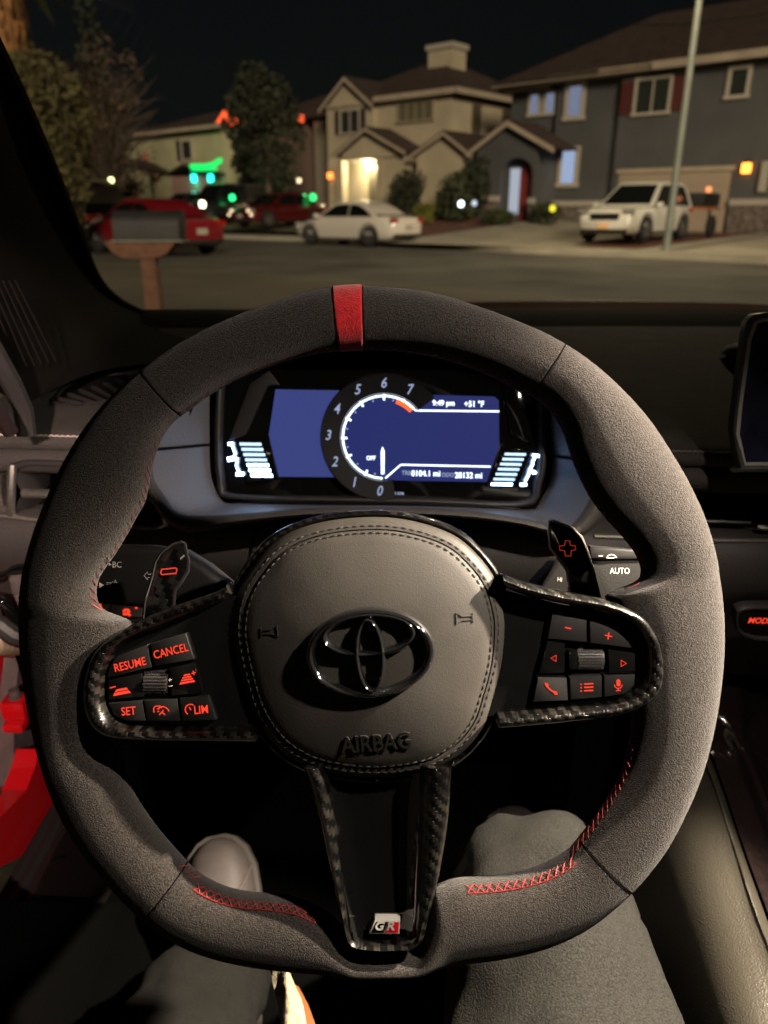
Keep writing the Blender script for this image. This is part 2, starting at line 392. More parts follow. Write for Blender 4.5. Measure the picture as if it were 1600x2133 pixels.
def section_pt(deg, phi, grow=0.0):   # phi 0 outer edge, 90 towards the driver, 180 inner edge
    ro, ri = ring_at(deg); c = (ro + ri) / 2; wd = (ro - ri) / 2 + grow; e = 0.86
    cx, sx = cos(phi), sin(phi)
    r = c + wd * math.copysign(abs(cx) ** e, cx); h = (HD + grow) * math.copysign(abs(sx) ** e, sx)
    a = radians(deg); return (r * cos(a), r * sin(a), h)
def wrap(d0, d1, grow=0.0, step=0.5, dip=0.0011):
    n = max(int((d1 - d0) / step), 4); rows = []
    ds = [d0 + (d1 - d0) * k / n for k in range(n + 1)]
    ds = [d0, d0 + 0.10, d0 + 0.22] + [d for d in ds if d0 + 0.3 < d < d1 - 0.3] + [d1 - 0.22, d1 - 0.10, d1]
    for d in ds:
        e = min(d - d0, d1 - d); g = grow - dip * max(0, 1 - e / 0.22) ** 2
        rows.append([section_pt(d, 2 * pi * k / 28, g) for k in range(28)])
    return loft(rows, cu=True, cap=True)
SEAM = [56.5, 91.4, 96.3, 130.7, 230.7, 316.0]
for d0, d1 in ((56.5, 91.4), (96.3, 130.7), (130.7, 230.7), (230.7, 316.0), (316.0, 416.5)):
    wheel.part('rim_wrap', wrap(d0, d1), M_suede, smooth=60)
wheel.part('centre_stripe', wrap(91.4, 96.3, 0.0005), M_redsuede, smooth=60, label='red suede stripe at the top of the rim')
mb = MB(); d = 0.0; i = 0
while d < 360:                        # red baseball stitch along the inner edge
    ro, ri = ring_at(d); stp = math.degrees(0.0042 / max(ri, 0.05))
    if not (90.9 < d < 96.8) and not (258 < d < 289.5) and not (174 < d < 229) and not (-22 < d < 10 or d > 338):
        g = 0.0004
        lo_a, hi_a = (radians(149), radians(167)) if 233 < d < 312 else (radians(166), radians(184))
        for a, b in ((lo_a, hi_a), (hi_a, lo_a)) if 233 < d < 312 else ((lo_a, hi_a),):
            P = [section_pt(d + stp * 0.92 * t, a + (b - a) * t, g + 0.0003 * sin(pi * t)) for t in (0, 0.35, 0.7, 1)]
            mb.tube(P, 0.00024, 4)
        if 233 < d < 312:
            P = [section_pt(d + stp * t, lo_a, g) for t in (0.05, 0.5, 0.95)]; mb.tube(P, 0.00022, 4)
    i += 1; d += stp
for dg in (56.5, 130.7, 230.7, 316.0):
    wheel.part('seam', tube([section_pt(dg, 2 * pi * k / 40, -0.0004) for k in range(40)], 0.00055, 5, True), mat('seam_shadow', (0.0015, 0.0013, 0.0012), 0.9, spec=0.05))
wheel.part('stitching', mb.vf, M_redthread, kind='stuff', label='red cross stitching round the inner edge of the rim')
# ---- hub shell behind everything
def sc2(P, k, c): return [c + (p - c) * k for p in P]
AB = [(770,1075),(860,1083),(945,1112),(1000,1158),(1036,1210),(1054,1275),(1055,1330),(1048,1390),(1032,1450),(1012,1510),(975,1560),(920,1598),(850,1616),(780,1621),(700,1614),(630,1594),(570,1553),(525,1487),(500,1410),(485,1340),(482,1290),(494,1230),(525,1175),(577,1122),(660,1088)]
ab0 = [p for p in clean_cat(WF.l2(AB, 0.004), 8)]
ac = WF.l(770, 1348, 0.004).to_2d()
prof = [(0.985, -0.020), (1.0, -0.008), (1.0, -0.002), (0.995, 0.003), (0.982, 0.0065), (0.966, 0.0085), (0.945, 0.0099), (0.915, 0.0111), (0.900, 0.0113), (0.894, 0.0102), (0.888, 0.0115), (0.875, 0.0124), (0.8, 0.0146), (0.6, 0.0181), (0.35, 0.0204), (0.12, 0.0212)]
rows = [[(p.x, p.y, h) for p in sc2(ab0, k, ac)] for k, h in prof]
V, Fc = loft(rows, cu=True); n0 = len(V); V.append((ac.x, ac.y, 0.0213)); nn = len(ab0)
Fc += [((len(rows) - 1) * nn + k, (len(rows) - 1) * nn + (k + 1) % nn, n0) for k in range(nn)]
airbag = wheel.part('airbag_cover', (V, Fc), M_airbag, smooth=50)
def ab_h(x, y):                       # height of the domed cover
    v = Vector((x, y)) - ac; a = atan2(v.y, v.x); best = min(ab0, key=lambda p: abs((atan2(p.y - ac.y, p.x - ac.x) - a + pi) % (2 * pi) - pi)); k = v.length / (best - ac).length
    pr = sorted(prof)
    for (k0, h0), (k1, h1) in zip(pr, pr[1:]):
        if k0 <= k <= k1: return h0 + (h1 - h0) * (k - k0) / max(k1 - k0, 1e-6)
    return pr[0][1]
def on_dome(vf, z0): return [(x, y, ab_h(x, y) + z - z0) for x, y, z in vf[0]], vf[1]
def dashes(path, m, lift, on=0.0030, off=0.0016, r=0.00032):
    P = resample(path, 900, True); lift = None; L = sum((P[k] - P[k - 1]).length for k in range(900)); st = L / 900; mb = MB(); k = 0
    a = max(int(on / st), 2); b = max(int(off / st), 1)
    while k + a < 900:
        q = P[k:k + a + 1:max(a // 3, 1)]; mb.tube([(p.x, p.y, ab_h(p.x, p.y) + 0.0001 + 0.0003 * sin(pi * j / max(len(q) - 1, 1))) for j, p in enumerate(q)], r, 4); k += a + b
    return mb.vf
wheel.part('seam_stitching', dashes(sc2(ab0, 0.872, ac), None, 0.0113), M_thread_black, airbag, kind='stuff')
wheel.part('seam_stitching', dashes(sc2(ab0, 0.925, ac), None, 0.0105), M_thread_black, airbag, kind='stuff')
# horn marks and lettering pressed into the cover
def horn(cx, cy, flip, ang):
    c = WF.l(cx, cy, 0.0128); mb = MB(); k = 0.00026
    def q(x, y):
        x = -x if flip else x; X = x * k; Y = y * k
        return (c.x + X * cos(ang) - Y * sin(ang), c.y + X * sin(ang) + Y * cos(ang))
    z = 0.0116
    for P, cl in (([(-19, 9), (-19, -9)], False), ([(-17, 3.5), (3, 4), (14, 11), (14, -11), (3, -4), (-17, -3.5)], True)):
        mb.add(*stroke([q(*p) for p in P], 0.00050, z, 0.0006, cl))
    return on_dome(mb.vf, z)
wheel.part('horn_mark', horn(566, 1314, False, 0.10), M_press, airbag)
wheel.part('horn_mark', horn(964, 1286, True, 0.05), M_press, airbag)
c = WF.l(783, 1541, 0.0118)
wheel.part('airbag_lettering', on_dome(text('AIRBAG', 0.0088, 0.84, 0, 0.085, (c.x, c.y, 0.0), 0.0013, 0.016), 0.0), M_press, airbag)
# ---- emblem: three interlocking ellipses
emb = MB(); ea = radians(4.0)
ec = WF.l(771, 1361, 0.024)
def ell(cx, cy, ax, ay, wx, wy, zt, tilt=0.0, n=64):
    O = []; I = []
    for k in range(n):
        a = 2 * pi * k / n
        def tr(x, y):
            x, y = x * cos(tilt) - y * sin(tilt), x * sin(tilt) + y * cos(tilt)
            x += cx; y += cy
            return (ec.x + x * cos(ea) - y * sin(ea), ec.y + x * sin(ea) + y * cos(ea))
        O.append(tr(ax * cos(a), ay * sin(a))); I.append(tr((ax - wx) * cos(a), (ay - wy) * sin(a)))
    return rail(O, I, bead(0.0165, zt + 0.0062, 9, 2.2), True)
emb.add(*ell(0, 0, 0.0325, 0.0226, 0.0058, 0.0050, 0.0200))
emb.add(*ell(-0.0002, 0.0092, 0.0245, 0.0118, 0.0052, 0.0044, 0.0204))
emb.add(*ell(-0.0002, -0.0008, 0.0084, 0.0192, 0.0042, 0.0040, 0.0208))
wheel.part('emblem', emb.vf, M_emblem, smooth=60, label='gloss black emblem of three interlocking ovals')
# ---- carbon frames
def rails2(o, i, n, h, k=6):
    return resample(clean_cat(WF.l2(o, h), k, False), n), resample(clean_cat(WF.l2(i, h), k, False), n)
LO = [(470,1215),(452,1231),(350,1266),(270,1300),(215,1335),(185,1366),(170,1410),(165,1452),(171,1492),(190,1524),(225,1541),(300,1547),(400,1548),(530,1549)]
LI = [(480,1240),(452,1257),(360,1295),(282,1325),(243,1350),(219,1390),(211,1425),(214,1468),(228,1498),(252,1513),(300,1518),(360,1520),(430,1520),(530,1520)]
o, i = rails2(LO, LI, 90, 0.016); wheel.part('spoke_frame', rail(o, i, bead(0.002, 0.0185), False), M_carbon, smooth=60)
RRO = [(1048,1195),(1100,1213),(1175,1231),(1250,1246),(1302,1261),(1345,1285),(1371,1320),(1386,1365),(1389,1410),(1379,1445),(1350,1472),(1300,1493),(1200,1507),(1040,1522)]
RRI = [(1048,1222),(1098,1242),(1170,1259),(1250,1271),(1300,1290),(1330,1316),(1346,1350),(1349,1390),(1341,1428),(1316,1453),(1280,1466),(1230,1472),(1150,1480),(1040,1491)]
o, i = rails2(RRO, RRI, 90, 0.016); wheel.part('spoke_frame', rail(o, i, bead(0.002, 0.0185), False), M_carbon, smooth=60)
# hub ring
hub_o = sc2(ab0, 1.055, ac); hub_i = sc2(ab0, 0.985, ac)
wheel.part('hub_ring', rail(hub_o, hub_i, bead(-0.012, 0.0045), True), M_carbon, smooth=60)
wheel.part('hub_shell', prism([tuple(p) for p in sc2(ab0, 1.0, ac)], -0.060, -0.008), M_matte)
# lower spoke
BO = [(622,1600),(637,1630),(664,1720),(690,1840),(714,1950),(724,1974),(742,1984),(800,1989),(862,1984),(884,1970),(896,1930),(920,1840),(938,1730),(950,1600)]
BI = [(675,1600),(684,1640),(700,1745),(715,1850),(727,1938),(734,1956),(748,1964),(800,1968),(840,1965),(855,1957),(862,1938),(866,1850),(870,1750),(874,1600)]
o, i = rails2(BO, BI, 90, 0.016); wheel.part('spoke_trim', rail(o, i, bead(-0.004, 0.0172), False), M_carbon, smooth=60)
pan = WF.l2([(660,1590),(684,1640),(700,1745),(715,1850),(727,1945),(745,1968),(800,1972),(845,1968),(862,1945),(868,1850),(872,1750),(890,1590)], 0.008)
# dished gloss insert of the lower spoke
rows = []
for t in range(13):
    f = t / 12; y = 1590 + f * 372
    xl = 668 + (738 - 668) * f; xr = 880 - (880 - 858) * f
    row = []
    for k in range(9):
        g = k / 8; hh = 0.0015 + 0.0075 * f ** 3 + 0.006 * abs(2 * g - 1) ** 6
        q = WF.l(xl + (xr - xl) * g, y, hh); row.append(tuple(q))
    rows.append(row)
wheel.part('spoke_panel', loft(rows), M_piano, smooth=80)
# badge
bd = MB(); B = WF.l2([(769,1943),(781,1915),(834,1915),(832,1943)], 0.0115)
bz = 0.0128
badge = wheel.part('badge_plate', prism([tuple(p) for p in B], 0.004, bz, 0.0004), M_badge, label='small silver badge reading GR')
def sub(P, k):
    c = sum(P, Vector((0, 0))) / len(P); return [tuple(c + (p - c) * k) for p in P]
G = WF.l2([(773,1940),(783.5,1918),(808,1918),(800,1940)], 0.0115); R = WF.l2([(801.5,1940),(809.5,1918),(831.5,1918),(829.5,1940)], 0.0115)
wheel.part('badge_field', prism([tuple(p) for p in G], bz, bz + 0.0002), M_piano, badge)
wheel.part('badge_field', prism([tuple(p) for p in R], bz, bz + 0.0002), M_red_enamel, badge)
c = WF.l(791, 1929, 0.0132); wheel.part('lettering', text('G', 0.0042, 1.15, 0.3, 0.0, (c.x, c.y, bz + 0.0002), 0.0004, 0.02), M_badge, badge)
c = WF.l(816, 1929, 0.0132); wheel.part('lettering', text('R', 0.0042, 1.15, 0.3, 0.0, (c.x, c.y, bz + 0.0002), 0.0004, 0.02), M_badge, badge)
# ---- switch panels and buttons
lp = [(480,1240),(452,1257),(360,1295),(282,1325),(243,1350),(219,1390),(211,1425),(214,1468),(228,1498),(252,1513),(300,1518),(430,1520),(570,1522),(570,1240)]
rp = [(1000,1215),(1098,1242),(1170,1259),(1250,1271),(1300,1290),(1330,1316),(1346,1350),(1349,1390),(1341,1428),(1316,1453),(1280,1466),(1230,1472),(1150,1480),(1000,1494)]
HP = 0.0075
wheel.part('switch_panel', prism([tuple(p) for p in WF.l2(lp, HP)], -0.01, HP), M_piano)
wheel.part('switch_panel', prism([tuple(p) for p in WF.l2(rp, HP)], -0.01, HP), M_piano)
HB = 0.0112
def shrink(P, d):
    c = sum(P, Vector((0, 0))) / len(P); return [tuple(p - (p - c).normalized() * d) for p in P]
def button(pts, gloss=False, h=HB):
    return wheel.part('button', prism(shrink(WF.l2(pts, h), 0.0004), HP, h, 0.0005), M_piano if gloss else M_button)
def word(b, s, px, py, hpx, ang, sx=0.82, m=None, h=HB, off=0.004):
    c = WF.l(px, py, h); return wheel.part('lettering', text(s, hpx * 0.39 / FPX, sx, 0, ang, (c.x, c.y, h + 0.00005), 0.0001, off), m or M_redglow, b)
def icon(b, strokes, wd=1.9, h=HB, m=None, fill=()):
    mb = MB()
    for st in strokes:
        cl = len(st) > 2 and st[0] == st[-1]; P = WF.l2(st[:-1] if cl else st, h); mb.add(*stroke([tuple(p) for p in P], wd * 0.38 / FPX, h + 0.00005, 0.0001, cl))
    for f in fill: mb.add(*prism([tuple(p) for p in WF.l2(f, h)], h + 0.00005, h + 0.00015))
    return wheel.part('symbol', mb.vf, m or M_redglow, b)
def arc(cx, cy, r, a0, a1, n=9): return [(cx + r * cos(radians(a0 + (a1 - a0) * k / n)), cy - r * sin(radians(a0 + (a1 - a0) * k / n))) for k in range(n + 1)]
b = button([(222,1413),(226,1392),(234,1376),(246,1364),(308,1342),(317,1390)]); word(b, 'RESUME', 271, 1384, 16.5, 0.235, 0.80)
b = button([(311,1341),(387,1318),(406,1374),(321,1389)]); word(b, 'CANCEL', 356, 1356, 16.5, 0.235, 0.80)
b = button([(223,1418),(296,1401),(302,1452),(224,1459)], True)
icon(b, [[(229,1433),(241,1430)]], 2.2, fill=[[(243,1436),(264,1432),(267,1436.5),(239,1441.5)], [(238,1443.5),(268,1438),(273,1443),(236,1450)]])
b = button([(352,1391),(406,1379),(424,1444),(356,1451)], True)
icon(b, [[(354,1413),(354,1420)], [(351,1417),(358,1415.5)], [(352,1430),(359,1428.5)]], 1.4, m=M_print)
icon(b, [[(399,1403),(408,1400.5)], [(402,1397),(404.5,1406)]], 2.0, fill=[[(384,1405),(395,1403),(397,1406),(382,1408.5)], [(381,1410.5),(398,1407.5),(400,1410.5),(379,1414)], [(378.5,1416),(401,1412),(403,1415),(376.5,1419.5)], [(376,1421.5),(404,1416.5),(407,1420),(374,1426)]])
# thumb roller
def roller(px, py, hw, rr, bodyh):
    c = WF.l(px, py, bodyh); rows = []; m2 = MB()
    for k in range(15):
        a = pi * k / 14; rows.append([(c.x - hw, c.y + rr * cos(a), HP - 0.003 + rr * 1.0 * sin(a)), (c.x + hw, c.y + rr * cos(a) * 1.0, HP - 0.003 + rr * sin(a))])
    m2.add(*loft(rows))
    for k in range(2, 13):
        a = pi * k / 14
        for j in range(9):
            x = c.x - hw + 2 * hw * (j + (0.25 if k % 2 else 0.7)) / 9.3
            m2.box((x, c.y + (rr) * cos(a), HP - 0.003 + rr * sin(a)), (0.0011, 0.0008, 0.0009), None)
    return m2.vf
wheel.part('thumb_roller', roller(325, 1424, 0.0062, 0.0070, 0.010), M_trim)
b = button([(224,1464),(297,1458),(304,1502),(262,1503),(247,1498),(234,1485)]); word(b, 'SET', 268, 1481, 16.5, 0.09, 0.82)
b = button([(299,1458),(370,1455),(377,1503),(305,1503)])
icon(b, [arc(338, 1487, 15, 20, 120, 8), [(338,1484),(344,1489)], [(321,1484),(320,1475),(324,1471),(333,1470.5),(337,1475)], [(327,1476.5),(333,1476)], [(328,1482),(332,1482)], [(332,1489),(341,1479)]], 2.0)
b = button([(372,1454),(433,1449),(451,1501),(379,1503)]); word(b, 'LIM', 419, 1478, 16, 0.09, 0.85)
icon(b, [arc(397, 1478, 11, 55, 240, 10), [(394,1473),(398,1479)]], 2.0)
b = button([(1150,1274),(1224,1291),(1224,1339),(1140,1331)]); icon(b, [[(1177,1307),(1190,1309.5)]], 2.6)
b = button([(1227,1292),(1299,1310),(1318,1328),(1325,1352),(1228,1340)]); icon(b, [[(1260,1323),(1275,1326)], [(1268.5,1317),(1266.5,1332)]], 2.2)
b = button([(1140,1334),(1178,1339),(1178,1403),(1122,1405)], True); icon(b, [[(1148,1371),(1159,1365),(1158,1378),(1148,1371)]], 1.8)
b = button([(1266,1352),(1325,1360),(1325,1400),(1268,1402)], True); icon(b, [[(1305,1382),(1294,1375),(1294,1388),(1305,1382)]], 1.8)
wheel.part('thumb_roller', roller(1232, 1376, 0.0066, 0.0062, 0.010), M_trim)
c = WF.l(1193, 1374, 0.01); wheel.part('roller_cap', rbox((c.x, c.y, HP), (0.0052, 0.0105, 0.009), 0.002), M_piano)
b = button([(1120,1410),(1182,1411),(1185,1460),(1110,1463)])
icon(b, [[(1137,1426),(1141,1432),(1148,1438),(1159,1445)]], 3.0, fill=[[(1136,1428),(1135,1422),(1142,1424),(1143,1430)], [(1155,1447),(1162,1447),(1160,1441),(1153,1439)]])
b = button([(1186,1411),(1255,1407),(1256,1453),(1188,1459)])
icon(b, [[(1217,1425),(1236,1424)], [(1217,1432),(1236,1431)], [(1217,1439),(1236,1438)], [(1209,1425.5),(1212,1425.3)], [(1209,1432.5),(1212,1432.3)], [(1209,1439.5),(1212,1439.3)]], 2.6)
b = button([(1258,1406),(1325,1404),(1323,1428),(1302,1447),(1258,1453)])
icon(b, [arc(1288, 1426, 8, 180, 360, 8), [(1288,1434),(1288,1438)], [(1283,1439),(1293,1438)]], 1.7, fill=[[(1284,1417),(1288,1414.5),(1292,1417),(1292.5,1427),(1288,1430),(1284.5,1427.5)]])
# ---- shift paddles behind the spokes
HPD = -0.026
LPD = [(360,1134),(376,1129),(384,1133),(387,1148),(392,1166),(391,1190),(376,1214),(364,1230),(361,1262),(330,1300),(297,1300),(302,1252),(316,1206),(324,1170),(337,1150)]
RPD = [(1143,1094),(1146,1087),(1154,1085),(1192,1100),(1211,1118),(1223,1145),(1237,1192),(1250,1245),(1240,1275),(1190,1260),(1185,1214),(1182,1188),(1168,1169),(1147,1141)]
for PD, nm in ((LPD, 0), (RPD, 1)):
    P = [tuple(p) for p in WF.l2(PD, HPD)]
    pd = wheel.part('shift_paddle', prism(P, HPD - 0.004, HPD, 0.0012), M_carbon_mat if nm == 0 else mat('paddle_gloss', (0.012, 0.010, 0.010), 0.15, coat=1.0, vary=(240, 0.5, 2.2)))
    mb = MB(); mb.tube([(x, y, HPD - 0.0008) for x, y in P], 0.0010, 5, True)
    wheel.part('paddle_edge', mb.vf, M_trim if nm == 0 else M_silver, pd)
    mb = MB(); z = HPD + 0.0002
    if nm == 0:
        P = WF.l2([(337,1186),(366,1183),(369,1186),(367,1194),(338,1197),(335,1194)], HPD)
    else:
        P = WF.l2([(1178,1126),(1187,1127),(1188,1136),(1198,1137),(1199,1145),(1190,1147),(1189,1158),(1178,1158),(1176,1147),(1166,1146),(1165,1138),(1176,1136)], HPD)
    P = [tuple(p) for p in P]
    sgn = wheel.part('plus_sign' if nm else 'minus_sign', prism(P, HPD - 0.001, z), M_matte, pd)
    mb.add(*stroke(P, 0.0007, z, 0.0002, True)); wheel.part('sign_outline', mb.vf, mat('red_line', (0.5, 0.03, 0.02), 0.5, emit=((1, 0.08, 0.03), 0.22)), pd)
# ---- steering column shroud
mb = MB(); rows = []
for k, (yy, hw, hh) in enumerate(((-0.058, 0.062, 0.050), (-0.10, 0.066, 0.056), (-0.20, 0.070, 0.06), (-0.34, 0.072, 0.062))):
    rows.append([(hw * math.copysign(abs(cos(a)) ** 0.5, cos(a)), -0.01 + hh * math.copysign(abs(sin(a)) ** 0.5, sin(a)), yy) for a in [2 * pi * j / 32 for j in range(32)]])
shroud = Thing('steering_column', 'matte black steering column shroud behind the wheel hub', 'steering column', WF.M)
shroud.part('shroud', loft(rows, cu=True, cap=True), M_matte)
# ---- stalks
def icon_on(T, F_, h, strokes, wd, m, par, fill=()):
    mb = MB(); k = (0.39 - h) / FPX
    for st in strokes:
        cl = len(st) > 2 and st[0] == st[-1]; mb.add(*stroke([tuple(p) for p in F_.l2(st[:-1] if cl else st, h)], wd * k, h + 0.0001, 0.0001, cl))
    for f in fill: mb.add(*prism([tuple(p) for p in F_.l2(f, h)], h + 0.0001, h + 0.0002))
    T.part('symbol', mb.vf, m, par)
HS = -0.060
sgs = Thing('indicator_stalk', 'black indicator stalk with white light symbols behind the wheel', 'stalk', WF.M)
sb = sgs.part('stalk_body', prism([tuple(p) for p in WF.l2([(70,1148),(200,1134),(300,1136),(372,1146),(425,1178),(470,1215),(470,1262),(400,1275),(300,1268),(70,1246)], HS)], HS - 0.026, HS, 0.005, 4), M_button, smooth=60)
c = WF.l(244, 1176, HS); sgs.part('lettering', text('BC', 0.0036, 0.9, 0, 0, (c.x, c.y, HS + 0.0001), 0.0001), M_print, sb)
icon_on(sgs, WF, HS, [arc(237, 1219, 7, 40, 320, 10)] + [[(222, y), (231, y)] for y in (1214, 1217.5, 1221, 1224.5)] + [[(237.5,1216),(240.5,1208),(243.5,1216)], [(238.5,1213.5),(242.5,1213.5)]], 1.2, M_print, sb, [[(207,1213),(207,1225),(217,1219)], [(227,1172),(233,1176),(227,1179)]])
icon_on(sgs, WF, HS, [[(300,1199),(308,1191),(308,1196),(322,1196),(322,1203),(308,1203),(308,1208),(300,1199)]], 1.0, M_print, sb)
ws = Thing('wiper_stalk', 'charcoal wiper stalk marked AUTO behind the wheel', 'stalk', WF.M)
wb = ws.part('stalk_body', prism([tuple(p) for p in WF.l2([(1120,1215),(1160,1170),(1200,1150),(1240,1142),(1330,1150),(1450,1160),(1450,1250),(1330,1262),(1240,1262),(1120,1262)], HS)], HS - 0.026, HS, 0.005, 4), mat('stalk_grey', (0.0045, 0.0042, 0.004), 0.75, spec=0.2, bump=(900, 0.4, 0.0005, 'noise')), smooth=60)
ws.part('stalk_ring', prism([tuple(p) for p in WF.l2([(1228,1135),(1345,1146),(1345,1166),(1228,1168)], HS + 0.003)], HS - 0.02, HS + 0.002, 0.002, 3), M_button, wb)
c = WF.l(1291, 1189, HS); ws.part('lettering', text('AUTO', 0.0036, 0.85, 0, 0, (c.x, c.y, HS + 0.0001), 0.0001), M_print, wb)
c = WF.l(1166, 1207, HS); ws.part('lettering', text('HI', 0.0026, 0.85, 0, -0.1, (c.x, c.y, HS + 0.0001), 0.0001), M_print, wb)
icon_on(ws, WF, HS + 0.002, [[(1247,1158),(1256,1158)], arc(1274, 1166, 11, 20, 160, 6) + [(1268,1162),(1280,1162)]], 1.6, M_print, wb)
# ================================================================== CAR SHELL AROUND THE DRIVER
GP = Vector((0, 0, 1.525)); GN = Vector((0, 0.5, 1.0)).normalized()       # windscreen plane z = 1.525 - y/2
def gl(px, py): return onpl(px, py, GP, GN)
body = Thing('car_body', 'red sports car shell with door opening, pillar trim, windscreen and bonnet edge', 'car body', Matrix.Translation((0.37, 0.4, 0.15)))
# windscreen glass: a thin real sheet
mg = bpy.data.materials.new('windscreen_glass'); mg.use_nodes = True; n = mg.node_tree; n.nodes.remove(n.nodes['Principled BSDF'])
tr = n.nodes.new('ShaderNodeBsdfTransparent'); tr.inputs[0].default_value = (0.93, 0.95, 0.93, 1); gs = n.nodes.new('ShaderNodeBsdfGlossy'); gs.inputs['Roughness'].default_value = 0.02
fr = n.nodes.new('ShaderNodeFresnel'); fr.inputs[0].default_value = 1.45; mf = n.nodes.new('ShaderNodeMath'); mf.operation = 'MULTIPLY'; mf.inputs[1].default_value = 0.07
mx = n.nodes.new('ShaderNodeMixShader'); n.links.new(fr.outputs[0], mf.inputs[0]); n.links.new(mf.outputs[0], mx.inputs[0]); n.links.new(tr.outputs[0], mx.inputs[1]); n.links.new(gs.outputs[0], mx.inputs[2])
n.links.new(mx.outputs[0], n.nodes['Material Output'].inputs[0])
def gz(y): return 1.525 - 0.5 * y
rows = []
for k in range(9):
    y = 0.42 + (1.30 - 0.42) * k / 8; hwx = 0.62 + 0.22 * k / 8
    rows.append([(0.37 + hwx * (j / 6 - 1), y - 0.0 * j, gz(y)) for j in range(13)])
body.part('windscreen', loft(rows), mg, world=True)
# pillar trim: from the glass edge inwards
EDGE = [(-90,-60),(0,118),(62,250),(120,385),(160,485),(188,555),(215,598),(250,628),(300,652),(350,662),(400,667),(480,668)]
ed = [gl(*p) for p in EDGE]
INN = [(-420,-60,0.42),(-330,118,0.46),(-290,250,0.50),(-240,400,0.54),(-190,560,0.56),(-110,680,0.58),(-30,795,0.60),(50,838,0.63),(108,812,0.67),(200,775,0.74),(300,758,0.80),(420,745,0.88)]
inn = [at(*p) for p in INN]
E1 = clean_cat(ed, 5, False); I1 = clean_cat(inn, 5, False); rows = []
for e, i_ in zip(E1, I1):
    m_ = (e + i_) / 2; nrm = (CAM - m_).normalized(); row = []
    for k in range(9):
        t = k / 8; row.append(e.lerp(i_, t) + nrm * 0.030 * sin(pi * t) - Vector((0, 0, 0.0)))
    rows.append(row)
body.part('pillar_trim', loft(rows), mat('pillar_plastic', (0.0052, 0.0040, 0.0036), 0.9, spec=0.08, bump=(800, 0.4, 0.0006, 'noise')), world=True, smooth=70)
mb = MB(); mb.tube([e + Vector((0.002, -0.004, -0.003)) for e in E1], 0.0075, 8); body.part('windscreen_seal', mb.vf, M_matte, world=True)
# fine ribs running down the pillar foot
for k in range(7):
    t0, t1 = k * 0.010, k * 0.012; P = []
    for q in range(9):
        f = q / 8; P.append(at(-46 + 13 * k + (72 + 2 * k) * f, 585 + 185 * f - 3 * k * f, 0.585 + 0.055 * f + 0.004 * k))
    body.part('pillar_rib', tube(P, 0.0008, 5), mat('rib_cloth', (0.012, 0.010, 0.0095), 0.9, spec=0.1), world=True)
# door seal strip beside the pillar, glimpse of door frame
mb = MB(); mb.tube([at(-70, 640, 0.56), at(-20, 720, 0.57), at(25, 800, 0.585), at(48, 850, 0.60), at(55, 905, 0.60)], 0.008, 10); body.part('door_seal', mb.vf, M_trim, world=True)
mb = MB(); mb.tube([at(-60, 790, 0.52), at(-20, 835, 0.535), at(22, 900, 0.55)], 0.006, 8); body.part('door_frame_edge', mb.vf, mat('dark_red_paint', (0.015, 0.008, 0.008), 0.5), world=True)
# red door opening: sill, hinge post, hinge, seals (left of the driver)
XJ = -0.44
def jam(pts, x=XJ): return [atx(px, py, x) for px, py in pts]
def slab(pts, x, th): # polygon on a plane of constant x, given thickness outwards
    P = jam(pts, x); Q = [p - Vector((th, 0, 0)) for p in P]; n_ = len(P)
    return P + Q, [tuple(range(n_)), tuple(range(n_, 2 * n_))[::-1]] + [(i, (i + 1) % n_, n_ + (i + 1) % n_, n_ + i) for i in range(n_)]
body.part('sill_panel', slab([(83,1560),(128,1660),(104,1702),(73,1768),(0,1808),(-120,1880),(-120,1790),(-20,1725),(30,1672),(55,1645),(72,1600)], XJ, 0.03), M_redpaint, world=True, smooth=0)
body.part('sill_step', slab([(30,1672),(58,1645),(40,1700),(0,1750),(-120,1830),(-120,1740),(-10,1690)], XJ - 0.05, 0.03), M_redpaint, world=True, smooth=0)
body.part('hinge_post', slab([(-120,1360),(28,1362),(30,1500),(27,1640),(-120,1660)], XJ - 0.06, 0.03), M_redpaint, world=True, smooth=0)
body.part('hinge_plate', slab([(28,1480),(40,1370),(120,1380),(110,1560),(83,1562),(72,1605),(58,1645),(30,1650)], XJ - 0.035, 0.02), M_greymetal, world=True, smooth=0)
for (py0, py1, off) in ((1640, 1655, 0.03), (1657, 1672, 0.025)):
    mb = MB(); mb.tube(jam([(-60, py1 + 6), (0, py1), (30, py0 + 4), (62, py0)], XJ - off), 0.0045, 8); body.part('door_seal', mb.vf, M_greymetal, world=True)
c = atx(36, 1470, XJ - 0.02); h = body.part('hinge', rbox(c, (0.03, 0.028, 0.026), 0.005), M_redpaint, world=True)
c2 = atx(42, 1496, XJ - 0.02); body.part('hinge_arm', rbox(c2, (0.025, 0.045, 0.013), 0.004), M_redpaint, world=True)
V, Fc = lathe([(0.002, 0), (0.0085, 0), (0.0085, 0.004), (0.0065, 0.005), (0.0065, 0.011), (0.002, 0.012)], 12)
body.part('hinge_bolt', ([Vector(v) + c + Vector((0, 0, 0.0125)) for v in V], Fc), M_greymetal, world=True)
mb = MB()
for k in range(7):
    p = atx(-16 + 10 * k, 1344 + (k % 2) * 0, XJ + 0.02); V, Fc = lathe([(0.010, -0.0030), (0.0135, 0), (0.010, 0.0030)], 14, 'y'); mb.add([Vector(v) * 1.0 + p for v in V], Fc)
body.part('wiring_boot', mb.vf, M_beige, world=True)
for q, (r_, x_) in enumerate(((0.010, XJ + 0.012), (0.009, XJ + 0.03))):
    mb = MB(); mb.tube(jam([(165 + q * 18, 1590), (132 + q * 20, 1668), (100 + q * 20, 1720), (62 + q * 22, 1790), (20 + q * 25, 1862), (-40 + q * 25, 1960)], x_), r_, 10)
    body.part('sill_seal', mb.vf, M_rubber, world=True)
